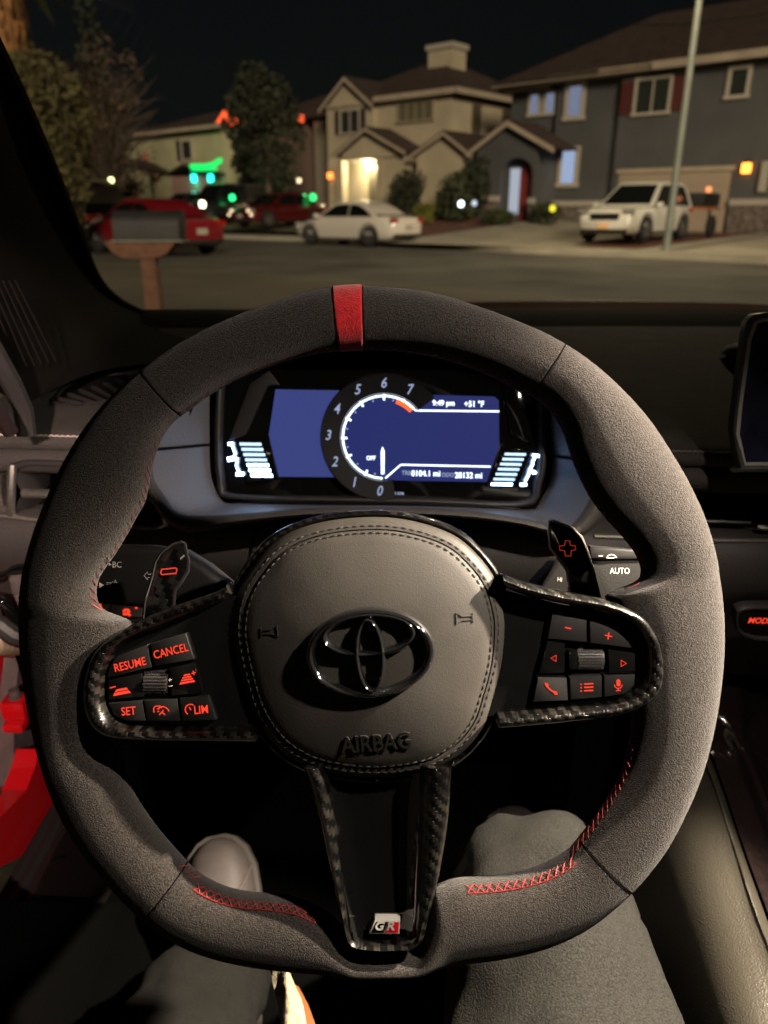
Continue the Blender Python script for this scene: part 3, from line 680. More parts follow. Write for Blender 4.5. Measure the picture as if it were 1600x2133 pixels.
body.part('sill_trim', slab([(210,1600),(175,1670),(120,1760),(70,1862),(20,1960),(150,1990),(330,1700)], XJ + 0.045, 0.02), mat('sill_plastic', (0.014, 0.009, 0.009), 0.5), world=True)
mb = MB(); mb.tube(jam([(100, 1797), (112, 1790), (120, 1786), (137, 1785)], XJ + 0.047), 0.0011, 6); body.part('trim_clip', mb.vf, M_chrome, world=True)
body.part('shade_slab', slab([(150,1880),(-200,1866),(-400,2600),(500,2600),(420,1950),(330,1880)], XJ + 0.06, 0.02), M_carpet, world=True)  # black slab added to give the deep shade beside the sill
# floor, firewall and kick panel in black carpet
fb = MB(); fb.quad((-0.46, -0.5, 0.16), (1.2, -0.5, 0.16), (1.2, 1.25, 0.16), (-0.46, 1.25, 0.16))
fb.quad((-0.43, 0.98, 0.16), (1.2, 0.98, 0.16), (1.2, 1.05, 0.90), (-0.43, 1.05, 0.90))
fb.quad((-0.43, 0.80, 0.16), (-0.43, 1.05, 0.16), (-0.43, 1.05, 0.86), (-0.43, 0.72, 0.78))
body.part('footwell_carpet', fb.vf, M_carpet, world=True, smooth=0)
# roof; unseen back and far side panels added to block the sun
rb = MB(); rb.box((0.37, -0.35, 1.285), (1.30, 1.70, 0.02)); body.part('roof_lining', rb.vf, mat('roof_cloth', (0.010, 0.009, 0.008), 0.95), world=True)
rb = MB(); rb.box((0.37, -1.0, 0.72), (1.5, 0.05, 1.12)); body.part('rear_sun_block', rb.vf, M_carpet, world=True)
rb = MB(); rb.box((1.13, 0.0, 0.70), (0.05, 2.0, 1.14)); body.part('side_sun_block', rb.vf, M_carpet, world=True)
# bonnet beyond the glass
rows = []
for k in range(8):
    t = k / 7; yy = 1.47 + 0.95 * t; zz = 0.941 - 0.06 * t - 0.19 * t * t
    rows.append([(0.37 + (0.80 - 0.1 * t) * (j / 8 - 1), yy - 0.10 * abs(j / 8 - 1) ** 2, zz + 0.0 * j - 0.05 * abs(j / 8 - 1) ** 3) for j in range(17)])
V, Fc = loft(rows); body.part('bonnet', (V, Fc), M_redpaint, world=True)
rows = [[(x, y_, z_) for x in [-0.45 + 0.1 * k for k in range(19)]] for y_, z_ in ((1.00, 0.945), (1.03, 0.957), (1.10, 0.9625), (1.16, 0.9625), (1.18, 0.95), (1.18, 0.90))]
body.part('demister_strip', loft(rows), M_matte, world=True)
rb = MB(); rb.box((0.37, 1.36, 0.86), (1.5, 0.2, 0.05)); body.part('cowl_panel', rb.vf, M_matte, world=True)
# ================================================================== OVERHEAD READING LAMP (lit, above the mirror)
lamp = Thing('overhead_console', 'grey overhead console with lit reading lamps above the windscreen', 'ceiling lamp', Matrix.Translation((0.37, 0.33, 1.245)))
lamp.part('housing', rbox((0.035, -0.04, 0.014), (0.27, 0.22, 0.026), 0.008), mat('roof_plastic', (0.05, 0.048, 0.045), 0.6))
LENS = glow('lamp_lens', (1.0, 0.80, 0.55), 8)
def reading_lamp(T, loc, aim, energy, c, cone, blend, soft):
    V, Fc = lathe([(0.001, 0.002), (0.013, 0.001), (0.014, 0.006)], 20); q = T.I @ Vector(loc)
    T.part('lamp_lens', ([Vector(v) + q + Vector((0, 0, 0.003)) for v in V], Fc), LENS)
    ld = bpy.data.lights.new('reading_lamp', 'SPOT'); lo = bpy.data.objects.new('reading_lamp', ld); col.objects.link(lo)
    ld.energy = energy; ld.color = c; ld.shadow_soft_size = soft; ld.spot_size = radians(cone); ld.spot_blend = blend
    lo.parent = T.o; lo.location = q; lo.rotation_euler = (Vector(aim) - Vector(loc)).to_track_quat('-Z', 'Y').to_euler()
reading_lamp(lamp, (0.31, 0.225, 1.235), (0.01, 0.27, 0.76), 25, (1.0, 0.86, 0.71), 112, 0.95, 0.008)      # driver side, beam on the lap
reading_lamp(lamp, (0.50, 0.385, 1.235), (0.12, 0.27, 0.74), 230, (1.0, 0.84, 0.64), 64, 0.4, 0.010)     # passenger side, low across the wheel
dome = Thing('dome_lamp', 'lit courtesy lamp with an added sill spot, on the roof lining above the driver', 'ceiling lamp', Matrix.Translation((-0.02, -0.30, 1.262)))
dome.part('housing', rbox((0, 0, -0.004), (0.12, 0.07, 0.016), 0.005), mat('roof_plastic', (0.05, 0.048, 0.045), 0.6))
reading_lamp(dome, (-0.02, -0.30, 1.240), (-0.55, 0.76, 0.87), 84, (1.0, 0.74, 0.63), 26, 0.25, 0.012)
reading_lamp(dome, (-0.055, -0.30, 1.240), (-0.50, 0.64, 0.47), 62, (1.0, 0.74, 0.62), 17, 0.2, 0.012)  # unseen second spot, added to brighten the red sill
# ================================================================== DASHBOARD
def ydash(x): return 0.665 - 0.055 * min(max((x + 0.35) / 0.65, 0), 1.3)
dash = Thing('dashboard', 'charcoal leather dashboard with pale stitching and slatted vents', 'dashboard', Matrix.Translation((0.37, 0.75, 0.6)))
XL = [-0.412, -0.405, -0.39, -0.36, -0.33, -0.30, -0.26, -0.23, -0.205]; XR = [0.238 + 0.04 * k for k in range(25)]
XS = XL + [-0.17 + 0.04 * k for k in range(34)]
def strip(prof, xs=XS, endfall=True):  # prof: [(dy from lip, z)]
    rows = []
    for x in xs:
        f = max(0.0, (-0.375 - x) / 0.037) if endfall else 0
        rows.append([(x, ydash(x) + dy + 0.006 * f * f, z - 0.014 * f * f) for dy, z in prof])
    return loft(rows)
top = [(0.004, 0.894), (0.0, 0.899), (0.001, 0.904), (0.006, 0.9075), (0.018, 0.910), (0.06, 0.918), (0.13, 0.930), (0.22, 0.943), (0.33, 0.953), (0.42, 0.956), (0.55, 0.950)]
for xs in (XL, XR): dash.part('dash_pad', strip(top, xs), M_dash, world=True, smooth=70)
dash.part('dash_pad', strip(top[6:], [-0.206 + 0.0556 * k for k in range(9)]), M_dash, world=True, smooth=70)
mid = [(0.010, 0.893), (0.004, 0.8905), (0.0, 0.887), (-0.001, 0.882), (0.002, 0.874), (0.010, 0.868), (0.03, 0.866)]
for xs in (XL, XR): dash.part('front_roll', strip(mid, xs), M_dash, world=True, smooth=70)
low = [(0.05, 0.832), (0.004, 0.830), (-0.004, 0.826), (-0.010, 0.815), (-0.012, 0.800), (-0.006, 0.780), (0.006, 0.762), (0.022, 0.745), (0.05, 0.70), (0.07, 0.64)]
dash.part('knee_panel', strip(low, XS, False), M_dash_low, world=True, smooth=70)
for xs in (XL, XR): dash.part('vent_recess', strip([(0.02, 0.869), (0.11, 0.868), (0.11, 0.833), (0.02, 0.832)], xs), M_matte, world=True, smooth=0)
def stitch_line(x0, x1, dy, z, n, r=0.0007):
    mb = MB()
    for k in range(n):
        a = x0 + (x1 - x0) * k / n; b_ = a + (x1 - x0) / n * 0.86
        mb.tube([(a, ydash(a) + dy, z), ((a + b_) / 2, ydash(a) + dy - 0.0006, z + 0.0012), (b_, ydash(b_) + dy, z + 0.0006)], r, 5)
    return mb.vf
dash.part('stitching', stitch_line(-0.385, -0.21, 0.004, 0.9066, 33), M_wire, world=True, kind='stuff')
dash.part('stitching', stitch_line(0.24, 0.62, 0.004, 0.9066, 84), mat('grey_beige_thread', (0.20, 0.17, 0.14), 0.7), world=True, kind='stuff')
# left air vent with a knurled wheel and a bar
def dpt(px, py, dy=0.0):
    y = 0.66
    for _ in range(4): p = at(px, py, y + dy); y = ydash(p.x)
    return at(px, py, y + dy)
va = MB(); va.tube([dpt(24, 972, -0.002), dpt(60, 964, -0.002), dpt(200, 968, -0.002), dpt(330, 972, -0.002)], 0.0035, 8); dash.part('vent_surround', va.vf, M_trim, world=True)
va = MB(); va.tube([dpt(-30, 1070, -0.004), dpt(100, 1085, -0.004), dpt(250, 1098, -0.004), dpt(322, 1100, -0.004), dpt(346, 1092, -0.004), dpt(338, 1060, -0.002), dpt(318, 1020, 0)], 0.0033, 8); dash.part('vent_surround', va.vf, M_silver, world=True)
va = MB(); P = [dpt(48, 1027, -0.006), dpt(120, 1029, -0.006), dpt(210, 1031, -0.004), dpt(318, 1040, 0.01)]; va.tube(P, [0.0045, 0.0042, 0.004, 0.004], 10); dash.part('vent_bar', va.vf, M_silver, world=True)
for k, (px0, px1) in enumerate(((70, 110), (86, 150))):
    for sg in (-1, 1):
        rows = [[dpt(30, 1027 + sg * 44, 0.0), dpt(70, 1027 + sg * 42, 0.02), dpt(112, 1027 + sg * 38, 0.06)], [dpt(36, 1027 + sg * 20, -0.003), dpt(72, 1027 + sg * 18, 0.01), dpt(100, 1027 + sg * 14, 0.05)], [dpt(46, 1027, -0.006), dpt(74, 1027, 0.0), dpt(96, 1027, 0.04)]]
        if k == 0: dash.part('vent_cheek', loft(rows), M_trim, world=True, smooth=80)
for k in range(5):
    px = 104 + 46 * k; rows = [[dpt(px, 980, 0.03), dpt(px + 12, 980, 0.08)], [dpt(px, 1076, 0.03), dpt(px + 10, 1076, 0.08)]]
    V, Fc = loft(rows); dash.part('slat', (list(V) + [Vector(v) + Vector((0.002, 0, 0)) for v in V], list(Fc) + [tuple(i + 4 for i in f) for f in Fc]), M_trim, world=True)
va = MB(); P = [dpt(26, 968, -0.004), dpt(24, 1000, -0.007), dpt(23, 1030, -0.008), dpt(22, 1058, -0.007), dpt(24, 1072, -0.004)]
va.tube(P, 0.0042, 8); dash.part('vent_end_trim', va.vf, M_silver, world=True)
thw = MB(); c = dpt(2, 1026, 0.004)
V, Fc = lathe([(0.012, -0.006), (0.019, -0.005), (0.019, 0.005), (0.012, 0.006)], 30); thw.add([(c.x + z, c.y + x * 0.5, c.z + y) for x, y, z in V], Fc)
for k in range(11):
    a = radians(-70 + 14 * k); thw.box((c.x, c.y - 0.0096 * cos(a), c.z + 0.0192 * sin(a)), (0.011, 0.0014, 0.0016))
dash.part('vent_thumbwheel', thw.vf, M_silver, world=True)
# demister vent on the top left corner
vo = [(104,843),(130,812),(170,790),(214,783),(262,780),(300,782),(300,815),(250,838),(180,846),(125,848)]
def dtop(px, py, lift=0.0):            # point on the upper pad surface
    y = 0.75
    for _ in range(12):
        p = at(px, py, y); dy = y - ydash(p.x); z = top[-1][1]
        for (a, za), (b_, zb) in zip(top[3:], top[4:]):
            if a <= dy <= b_: z = za + (zb - za) * (dy - a) / (b_ - a)
        d_ = ray(px, py); t = (z + lift - CAM.z) / d_.z; y = max(ydash(p.x) + 0.006, y + 0.6 * (t * d_.y - y))
    return at(px, py, y)
vp = [dtop(*p, 0.001) for p in vo]
rows = [[p + Vector((0, 0, 0.0015)) for p in vp], [p + (sum(vp, Vector()) / len(vp) - p) * 0.05 + Vector((0, 0, 0.003)) for p in vp], [p + (sum(vp, Vector()) / len(vp) - p) * 0.09 + Vector((0, 0, 0.001)) for p in vp]]
dv = dash.part('side_vent', loft(rows, cu=True), M_trim, world=True)
n_ = len(vp); dash.part('vent_well', ([p + (sum(vp, Vector()) / n_ - p) * 0.06 + Vector((0, 0, 0.0012)) for p in vp], [tuple(range(n_))]), M_matte, world=True)
for k in range(7):
    a = dtop(128 + 24 * k, 838 - 8 * k, 0.003); b_ = dtop(172 + 22 * k, 843 - 3 * k, 0.003)
    a2 = dtop(118 + 25 * k, 830 - 7 * k, 0.003)
    dash.part('slat', tube([a2 + Vector((0, 0, 0.001)), a + Vector((0, 0, 0.0025)), b_ + Vector((0, 0, 0.001))], [0.0022, 0.0026, 0.0016], 6), M_trim, world=True)
# lower left switch surround and switches
fz = Frame(dpt(40, 1250, -0.012), (1, 0, 0), (0, -0.25, 1))
o = resample(clean_cat(fz.l2([(-60,1215),(2,1196),(28,1181),(80,1181),(110,1190),(108,1330),(60,1330),(30,1312),(0,1262),(-60,1245)]), 4), 70, True)
i_ = resample(clean_cat(fz.l2([(-40,1225),(8,1207),(30,1195),(78,1195),(96,1205),(95,1305),(62,1306),(44,1293),(16,1250),(-40,1238)]), 4), 70, True)
V, Fc = rail(o, i_, bead(-0.004, 0.004), True); dash.part('switch_surround', ([fz.M @ Vector(v) for v in V], Fc), M_piano, world=True)
for pts in ([(19,1204),(62,1201),(64,1236),(26,1237)], [(28,1240),(64,1239),(66,1276),(46,1274)]):
    V, Fc = prism([tuple(p) for p in fz.l2(pts)], -0.004, 0.001, 0.001); dash.part('switch', ([fz.M @ Vector(v) for v in V], Fc), M_greymetal, world=True)
mb = MB(); mb.tube([dpt(-40, 1290, -0.02), dpt(0, 1302, -0.02), dpt(30, 1325, -0.02), dpt(70, 1338, -0.02)], 0.010, 10); dash.part('dash_end_trim', mb.vf, M_trim, world=True)
# light switch row under the indicator stalk
fs = Frame(at(250, 1270, 0.60), (1, 0, 0), (0, 0.2, 1))
V, Fc = prism([tuple(p) for p in fs.l2([(150,1246),(320,1246),(320,1300),(150,1300)])], -0.01, 0.0); pnl = dash.part('light_switch_panel', ([fs.M @ Vector(v) for v in V], Fc), M_trim, world=True)
for pts in ([(195,1250),(232,1251),(224,1282),(190,1282)], [(236,1251),(300,1252),(300,1284),(229,1283)]):
    V, Fc = prism([tuple(p) for p in fs.l2(pts)], 0, 0.002, 0.0006); dash.part('light_switch', ([fs.M @ Vector(v) for v in V], Fc), M_greymetal, pnl, world=True)
mb = MB()
for st in ([(206,1260),(213,1258)], [(206,1265),(214,1263)], [(207,1258),(206,1269)], [(259,1273),(262,1269),(268,1269),(272,1273)], [(258,1277),(266,1278)], [(266,1274),(273,1281)], [(285,1254),(287,1262)], [(283,1264),(288,1264)]):
    V, Fc = stroke([tuple(p) for p in fs.l2(st)], 0.0024, 0.0022); mb.add([fs.M @ Vector(v) for v in V], Fc)
dash.part('symbol', mb.vf, M_redglow, pnl, world=True)
# centre vents: two silver lines in a dark recess
for (x0, x1, dy, z, r_, m_) in ((0.250, 0.330, 0.012, 0.8405, 0.0016, M_chrome), (0.335, 0.80, 0.006, 0.838, 0.0028, M_silver)):
    mb = MB(); mb.tube([(x0, ydash(x0) + dy, z), (x0 + 0.004, ydash(x0) + dy - 0.002, z), (x1, ydash(x1) + dy - 0.002, z)], r_, 8); dash.part('vent_bar', mb.vf, m_, world=True)
mb = MB(); mb.tube([(0.19, ydash(0.19) - 0.004, 0.828), (0.30, ydash(0.30) - 0.004, 0.828), (0.8, ydash(0.8) - 0.004, 0.829)], 0.0021, 8); dash.part('trim_line', mb.vf, M_silver, world=True)
mb = MB(); mb.tube([(-0.12, ydash(-0.12) - 0.0115, 0.828), (-0.125, ydash(-0.12) - 0.013, 0.80), (-0.125, ydash(-0.12) + 0.004, 0.76)], 0.0009, 5); dash.part('panel_joint', mb.vf, M_matte, world=True)
# MODE button
fm = Frame(dpt(1590, 1296, -0.012), (1, 0, 0), (0, -0.22, 1))
o = resample(clean_cat(fm.l2([(1530,1275),(1545,1262),(1600,1260),(1760,1262),(1760,1335),(1600,1336),(1552,1328),(1534,1312)]), 4), 70, True)
i_ = resample(clean_cat(fm.l2([(1539,1280),(1552,1271),(1600,1269),(1748,1271),(1748,1326),(1600,1325),(1558,1319),(1542,1307)]), 4), 70, True)
V, Fc = rail(o, i_, bead(-0.006, 0.003), True); ms = dash.part('button_surround', ([fm.M @ Vector(v) for v in V], Fc), M_trim, world=True)
V, Fc = prism([tuple(p) for p in i_], -0.006, 0.0005, 0.0015, 3); mbt = dash.part('mode_button', ([fm.M @ Vector(v) for v in V], Fc), M_button, world=True)
c = fm.l(1584, 1292); V, Fc = text('MODE', 0.0068, 0.82, 0, -0.05, (c.x, c.y, 0.0006), 0.0001, 0.012); dash.part('lettering', ([fm.M @ Vector(v) for v in V], Fc), M_redglow, mbt, world=True)
# cluster hood on top of the dash
rows = []
HX = 0.0
for k in range(13):
    t = k / 12; yy = 0.615 + 0.30 * t; hw = 0.192 - 0.02 * t; pk = 0.128 - 0.075 * t * t; row = []
    for j in range(33):
        a = pi * j / 32; x = HX - hw * cos(a); row.append((x, yy + 0.03 * abs(cos(a)), 0.898 + pk * sin(a) ** 0.8 - (0.004 if k == 0 else 0)))
    rows.append(row)
dash.part('cluster_hood', loft(rows), mat('hood_leather', (0.022, 0.021, 0.018), 0.8, spec=0.15, bump=(520, 0.5, 0.001, 'cell')), world=True, smooth=80)
rows2 = [[(HX + (x - HX) * s_, y_, 0.898 + (z_ - 0.898) * s_ - dz) for x, y_, z_ in rows[0]] for s_, dz, y_ in ((1.0, 0.0, 0.615), (0.985, 0.001, 0.611), (0.955, 0.002, 0.614), (0.93, 0.004, 0.66))]
dash.part('hood_lip', loft(rows2), M_matte, world=True, smooth=80)
# centre speaker cover poking out beside the screen
p0 = at(1524, 716, 0.84); V, Fc = lathe([(0.001, 0.020), (0.014, 0.018), (0.026, 0.010), (0.032, 0.0)], 20)
dash.part('speaker_cover', ([Vector((x * 0.6, y * 0.9, z * 0.6)) + p0 - Vector((-0.012, 0, 0.012)) for x, y, z in V], Fc), mat('speaker_cloth', (0.05, 0.047, 0.04), 0.8), world=True)
# ================================================================== INSTRUMENT CLUSTER
KT = radians(16)
KF = Frame(CAM + ray(800, 912) * 0.69, (1, 0, 0), (0, sin(KT), cos(KT)))
clu = Thing('instrument_cluster', 'lit digital instrument cluster with round rev counter seen through the wheel', 'instrument cluster', KF.M)
KS = 0.69 / FPX
def kl(pts, h=0.0): return [tuple(p) for p in KF.l2(pts, h)]
# cowl: leather tunnel between front rim and display
FR = [(345,820),(330,900),(318,985),(345,1035),(372,1070),(430,1074),(520,1068),(650,1058),(800,1056),(960,1062),(1080,1078),(1165,1096),(1195,1090),(1236,1020),(1228,955),(1195,860),(1170,800)]
BK = [(437,800),(436,880),(437,960),(443,1005),(466,1046),(500,1048),(560,1050),(660,1052),(800,1053),(940,1056),(1040,1060),(1105,1062),(1122,1050),(1146,1000),(1150,950),(1146,870),(1142,800)]
hf, hb = 0.062, 0.004
fo = [KF.l(p[0], p[1], hf) for p in FR]; bo = [KF.l(p[0], p[1], hb) for p in BK]
fo = resample(clean_cat(fo, 5, False), 80); bo = resample(clean_cat(bo, 5, False), 80)
rows = [[o_.lerp(b_, k / 6) for k in range(7)] for o_, b_ in zip(fo, bo)]
clu.part('cowl', loft(rows), M_cowl, smooth=70)
for pa, pb in (((322, 936), (437, 926)), ((1222, 960), (1150, 950))):
    cowl_seam = MB(); A = KF.l(*pa, hf); B_ = KF.l(*pb, hb); cowl_seam.tube([A.lerp(B_, k / 6) + Vector((0.001 if pa[0] < 800 else -0.001, 0, 0.001)) for k in range(7)], 0.0012, 6)
    clu.part('cowl_seam', cowl_seam.vf, M_matte)
RIM = [(300,820),(286,900),(292,975),(318,1045),(352,1090),(400,1110),(500,1092),(650,1076),(800,1072),(960,1080),(1080,1094),(1150,1112),(1215,1116),(1285,1035),(1275,950),(1240,850),(1220,790)]
ro_ = resample(clean_cat([KF.l(p[0], p[1], hf - 0.01) for p in RIM], 5, False), 80)
rows = []
for o_, f_ in zip(ro_, fo):
    rows.append([o_ - Vector((0, 0, 0.03)), o_, o_.lerp(f_, 0.15) + Vector((0, 0, 0.008)), o_.lerp(f_, 0.5) + Vector((0, 0, 0.013)), o_.lerp(f_, 0.85) + Vector((0, 0, 0.008)), f_])
clu.part('cowl_rim', loft(rows), M_dash_low, smooth=70)
# black housing behind the display
clu.part('housing', prism(kl([(415,770),(1165,770),(1168,960),(1150,1020),(1112,1075),(470,1068),(432,1010),(425,900)], 0), -0.02, 0.0), M_piano)
fr_o = resample(clean_cat(KF.l2([(450,800),(446,930),(452,1005),(476,1040),(700,1046),(900,1050),(1098,1056),(1128,1010),(1140,950),(1136,800)], 0.004), 5, False), 60)
fr_i = resample(clean_cat(KF.l2([(466,800),(462,930),(468,1000),(486,1028),(700,1034),(900,1038),(1088,1043),(1112,1004),(1122,948),(1118,800)], 0.004), 5, False), 60)
clu.part('bezel', rail(fr_o, fr_i, bead(0, 0.008)), M_trim, smooth=60)
clu.part('side_panel', prism(kl([(560,772),(583,802),(558,803),(512,905),(497,912),(476,918),(520,800)], 0.003), 0.0, 0.003, 0.001), M_trim)
clu.part('side_panel', prism(kl([(1046,802),(1064,905),(1112,928),(1086,800)], 0.003), 0.0, 0.003, 0.001), M_piano)
clu.part('screen', prism(kl([(574,811),(700,813),(760,816),(760,1000),(700,994),(581,993),(560,905)], 0.0015), 0.0005, 0.0015), M_navy_l, label='blue left half of the display, paler from a painted reflection')
clu.part('screen', prism(kl([(760,880),(800,826),(852,848),(882,822),(1030,826),(1039,834),(1040,930),(1014,1004),(880,1002),(800,1000),(762,990)], 0.0023), 0.001, 0.0023), M_navy, label='dark blue right half of the display')
# rev counter ring
def KC(px, py, h): p = KF.l(px, py, h); return Vector((p.x, p.y))
cc = KC(800, 911, 0.008)
def pol(r, a, c_=None): c_ = c_ or cc; return Vector((c_.x + r * cos(radians(a)), c_.y + r * sin(radians(a))))
k1 = 0.683 / FPX
oo = [pol(133 * k1, a) for a in range(38, 283, 3)]; ii = [pol(89 * k1, a) for a in range(38, 283, 3)]
clu.part('dial_ring', rail(oo, ii, [(0, 0.0), (0, 0.007), (0.06, 0.0085), (0.94, 0.0065), (1, 0.0025), (1, 0)]), mat('dial_black', (0.010, 0.010, 0.012), 0.3), smooth=30)
aa = [pol(86 * k1, a) for a in range(43, 271, 3)]
clu.part('dial_face', prism([tuple(pol(87 * k1, a)) for a in range(0, 360, 5)], 0.0015, 0.00245), M_navy)
clu.part('dial_arc', stroke(aa, 4.2 * k1, 0.0026, 0.0002), M_white)
for a in (243, 208, 181, 153, 124, 90, 62):
    clu.part('dial_tick', stroke([pol(77 * k1, a), pol(94 * k1, a)], 4.2 * k1, 0.0028, 0.0003), M_white)
for a in (256, 225, 195, 167, 139, 107, 76):
    clu.part('dial_tick', stroke([pol(77 * k1, a), pol(81 * k1, a)], 3 * k1, 0.0028, 0.0003), M_white_dim)
clu.part('redline', stroke([pol(79 * k1, a) for a in range(44, 74, 3)], 9 * k1, 0.0029, 0.0003), M_orange)
for s_, px, py in (('6',801,797),('5',746,811),('4',703,851),('3',685,906),('2',699,961),('1',739,1004),('0',792,1022),('7',855,811)):
    c = KF.l(px, py, 0.0085); clu.part('numeral', text(s_, 21 * k1, 0.85, 0.2, 0, (c.x, c.y, 0.0086), 0.0002, 0.01), M_white_dim)
clu.part('needle', prism(kl([(794,988),(793.5,940),(797,930),(801,940),(800.5,988)], 0.006), 0.003, 0.004), M_white)
def cword(s_, px, py, hp, m_, sx=0.9, off=0.018): c = KF.l(px, py, 0.0026); clu.part('lettering', text(s_, hp * KS, sx, 0, -0.01, (c.x, c.y, 0.0026), 0.0001, off), m_)
cword('OFF', 773, 954, 9, M_white); cword('9:49 pm', 924, 841, 15, M_white); cword('+51 °F', 988, 841, 13, M_white)
cword('TRIP', 848, 985, 9, M_white_dim); cword('0104.1 mi', 887, 986, 12.5, M_white); cword('ODO', 933, 989, 9, M_white_dim); cword('28132 mi', 976, 990, 12.5, M_white)
cword('x 1000 RPM', 823, 1028, 6, M_white_dim)
for P in ([(845,838),(866,855),(1040,857)], [(803,996),(835,968),(1022,972)]): clu.part('display_line', stroke(kl(P, 0.0026), 3.2 * KS, 0.0026, 0.0002), M_white)
# side gauges
gp = clu.part('gauge_panel', prism(kl([(495,912),(560,906),(580,1000),(515,1004)], 0.004), 0.0, 0.004, 0.001), M_piano)
gp2 = clu.part('gauge_panel', prism(kl([(1046,930),(1108,940),(1078,1022),(1012,1014)], 0.004), 0.0, 0.004, 0.001), M_piano)
for k in range(7):
    f = k / 6; y = 925 + 65.5 * f; x = 499 + 23 * f
    clu.part('gauge_bar', prism(kl([(x, y - 3.1), (x + 45, y - 2.6), (x + 46, y + 3.4), (x + 1, y + 2.9)], 0.0042), 0.004, 0.0046), M_bar_hot if k > 3 else M_bar, gp)
    y = 946 + 62.5 * f; x = 1052 - 28 * f
    clu.part('gauge_bar', prism(kl([(x, y - 2.8), (x + 44, y - 1.8), (x + 43, y + 3.4), (x - 1, y + 2.4)], 0.0042), 0.004, 0.0046), M_bar_hot if k == 6 else M_bar, gp2)
mb = MB()
for P, wd in (([(483,926),(490,945),(487,952),(494,962),(492,970),(498,984)], 3.4), ([(475,925),(486,924)], 6), ([(474,957),(486,955)], 9), ([(492,988),(508,987)], 7), ([(490,955),(496,956)], 4)): mb.add(*stroke(kl(P, 0.0042), wd * KS, 0.0042, 0.0004))
clu.part('gauge_scale', mb.vf, M_bar_hot)
mb = MB()
for P, wd in (([(1116,950),(1110,962),(1110,968),(1104,978),(1101,990),(1094,1003)], 3.4), ([(1110,948),(1124,950)], 5.5), ([(1104,982),(1117,985)], 5), ([(1111,980),(1112,987)], 5), ([(1084,1010),(1097,1009)], 6)): mb.add(*stroke(kl(P, 0.0042), wd * KS, 0.0042, 0.0004))
clu.part('gauge_scale', mb.vf, M_bar_hot)
# ================================================================== TOUCH SCREEN
TF = Frame(at(1600, 810, 0.575), (0.985, -0.17, 0), (0.02, 0.12, 1)); 
tsn = Thing('touch_screen', 'dark tablet style touch screen standing on the dashboard', 'screen', TF.M)
so_ = [(1572,655),(1640,650),(2150,650),(2165,680),(2165,960),(2140,985),(1570,985),(1545,978),(1528,905),(1533,850),(1552,700),(1560,665)]
P = resample(clean_cat(TF.l2(so_, 0), 3), 90, True)
tsn.part('casing', prism([tuple(p) for p in P], -0.016, 0.0, 0.003, 4), mat('screen_casing', (0.05, 0.048, 0.045), 0.5), smooth=50)
si = [(1590,667),(2140,667),(2150,690),(2150,955),(2130,965),(1553,966),(1537,905),(1542,850),(1562,705),(1575,672)]
P2 = [tuple(p) for p in TF.l2(si, 0.0002)]
tsn.part('bezel_line', stroke([Vector(p) for p in P2], 0.0026, 0.0, 0.0008, True), mat('bezel_grey', (0.30, 0.29, 0.27), 0.5))
tsn.part('screen', prism(P2, -0.001, 0.0005), M_screen_off)
tsn.part('foot', rbox((0.16, -0.045, -0.045), (0.16, 0.05, 0.07), 0.006), M_matte)
# ================================================================== CENTRE CONSOLE
con = Thing('centre_console', 'gloss black centre console with padded leather knee rest', 'console', Matrix.Translation((0.40, 0.35, 0.17)))
KP = [((1462,1560,0.62),(1474,1566,0.625),(1392,1640,0.60),(1300,1720,0.62)), ((1492,1640,0.565),(1507,1650,0.57),(1410,1720,0.545),(1310,1800,0.575)), ((1530,1760,0.50),(1546,1770,0.505),(1440,1850,0.48),(1330,1930,0.52)), ((1575,1890,0.44),(1592,1900,0.445),(1470,1990,0.425),(1350,2070,0.475)), ((1630,2040,0.385),(1648,2050,0.39),(1510,2140,0.37),(1370,2220,0.43)), ((1700,2200,0.335),(1720,2210,0.34),(1560,2300,0.32),(1400,2380,0.39))]
rows = []
for a, e, b_, c_ in KP:
    A, E_, B_, C_ = at(*a), at(*e), at(*b_), at(*c_)
    rows.append(clean_cat([E_ - Vector((0, 0, 0.012)), E_, A + Vector((-0.003, 0, 0.003)), A.lerp(B_, 0.45) + Vector((0.012, -0.008, 0.014)), B_, C_], 4, False))
rr = []
for j in range(len(rows[0])): rr.append(clean_cat([r[j] for r in rows], 5, False))
con.part('knee_pad', loft(rr), mat('knee_leather', (0.030, 0.0265, 0.020), 0.45, spec=0.5, bump=(700, 0.6, 0.0006, 'cell')), world=True, smooth=80)
# gloss trim blade with a raised edge
GB = [((1400,1395,0.70),(1478,1400,0.69),(1530,1436,0.68),(1600,1400,0.70),(1760,1400,0.72)), ((1440,1500,0.645),(1500,1490,0.64),(1535,1545,0.63),(1590,1500,0.645),(1760,1500,0.66)), ((1478,1560,0.622),(1528,1580,0.615),(1552,1590,0.61),(1605,1570,0.62),(1760,1580,0.63)), ((1512,1650,0.567),(1560,1665,0.562),(1584,1672,0.557),(1640,1660,0.57),(1780,1660,0.58)), ((1552,1770,0.502),(1602,1780,0.497),(1625,1790,0.493),(1700,1780,0.50),(1820,1780,0.51)), ((1655,2050,0.388),(1710,2060,0.384),(1740,2070,0.38),(1840,2060,0.39),(1940,2060,0.40))]
rows = []
for r in GB:
    P = [at(*q) for q in r]; P[2] = P[2] + Vector((0, -0.004, 0.012)); P[3] = P[3] + Vector((0, 0, -0.012)); rows.append(clean_cat(P, 6, False))
rr = [clean_cat([r[j] for r in rows], 6, False) for j in range(len(rows[0]))]
con.part('gloss_trim', loft(rr), mat('console_gloss', (0.012, 0.008, 0.008), 0.10, coat=1.0, vary=(150, 0.8, 1.3, 0.05)), world=True, smooth=80)
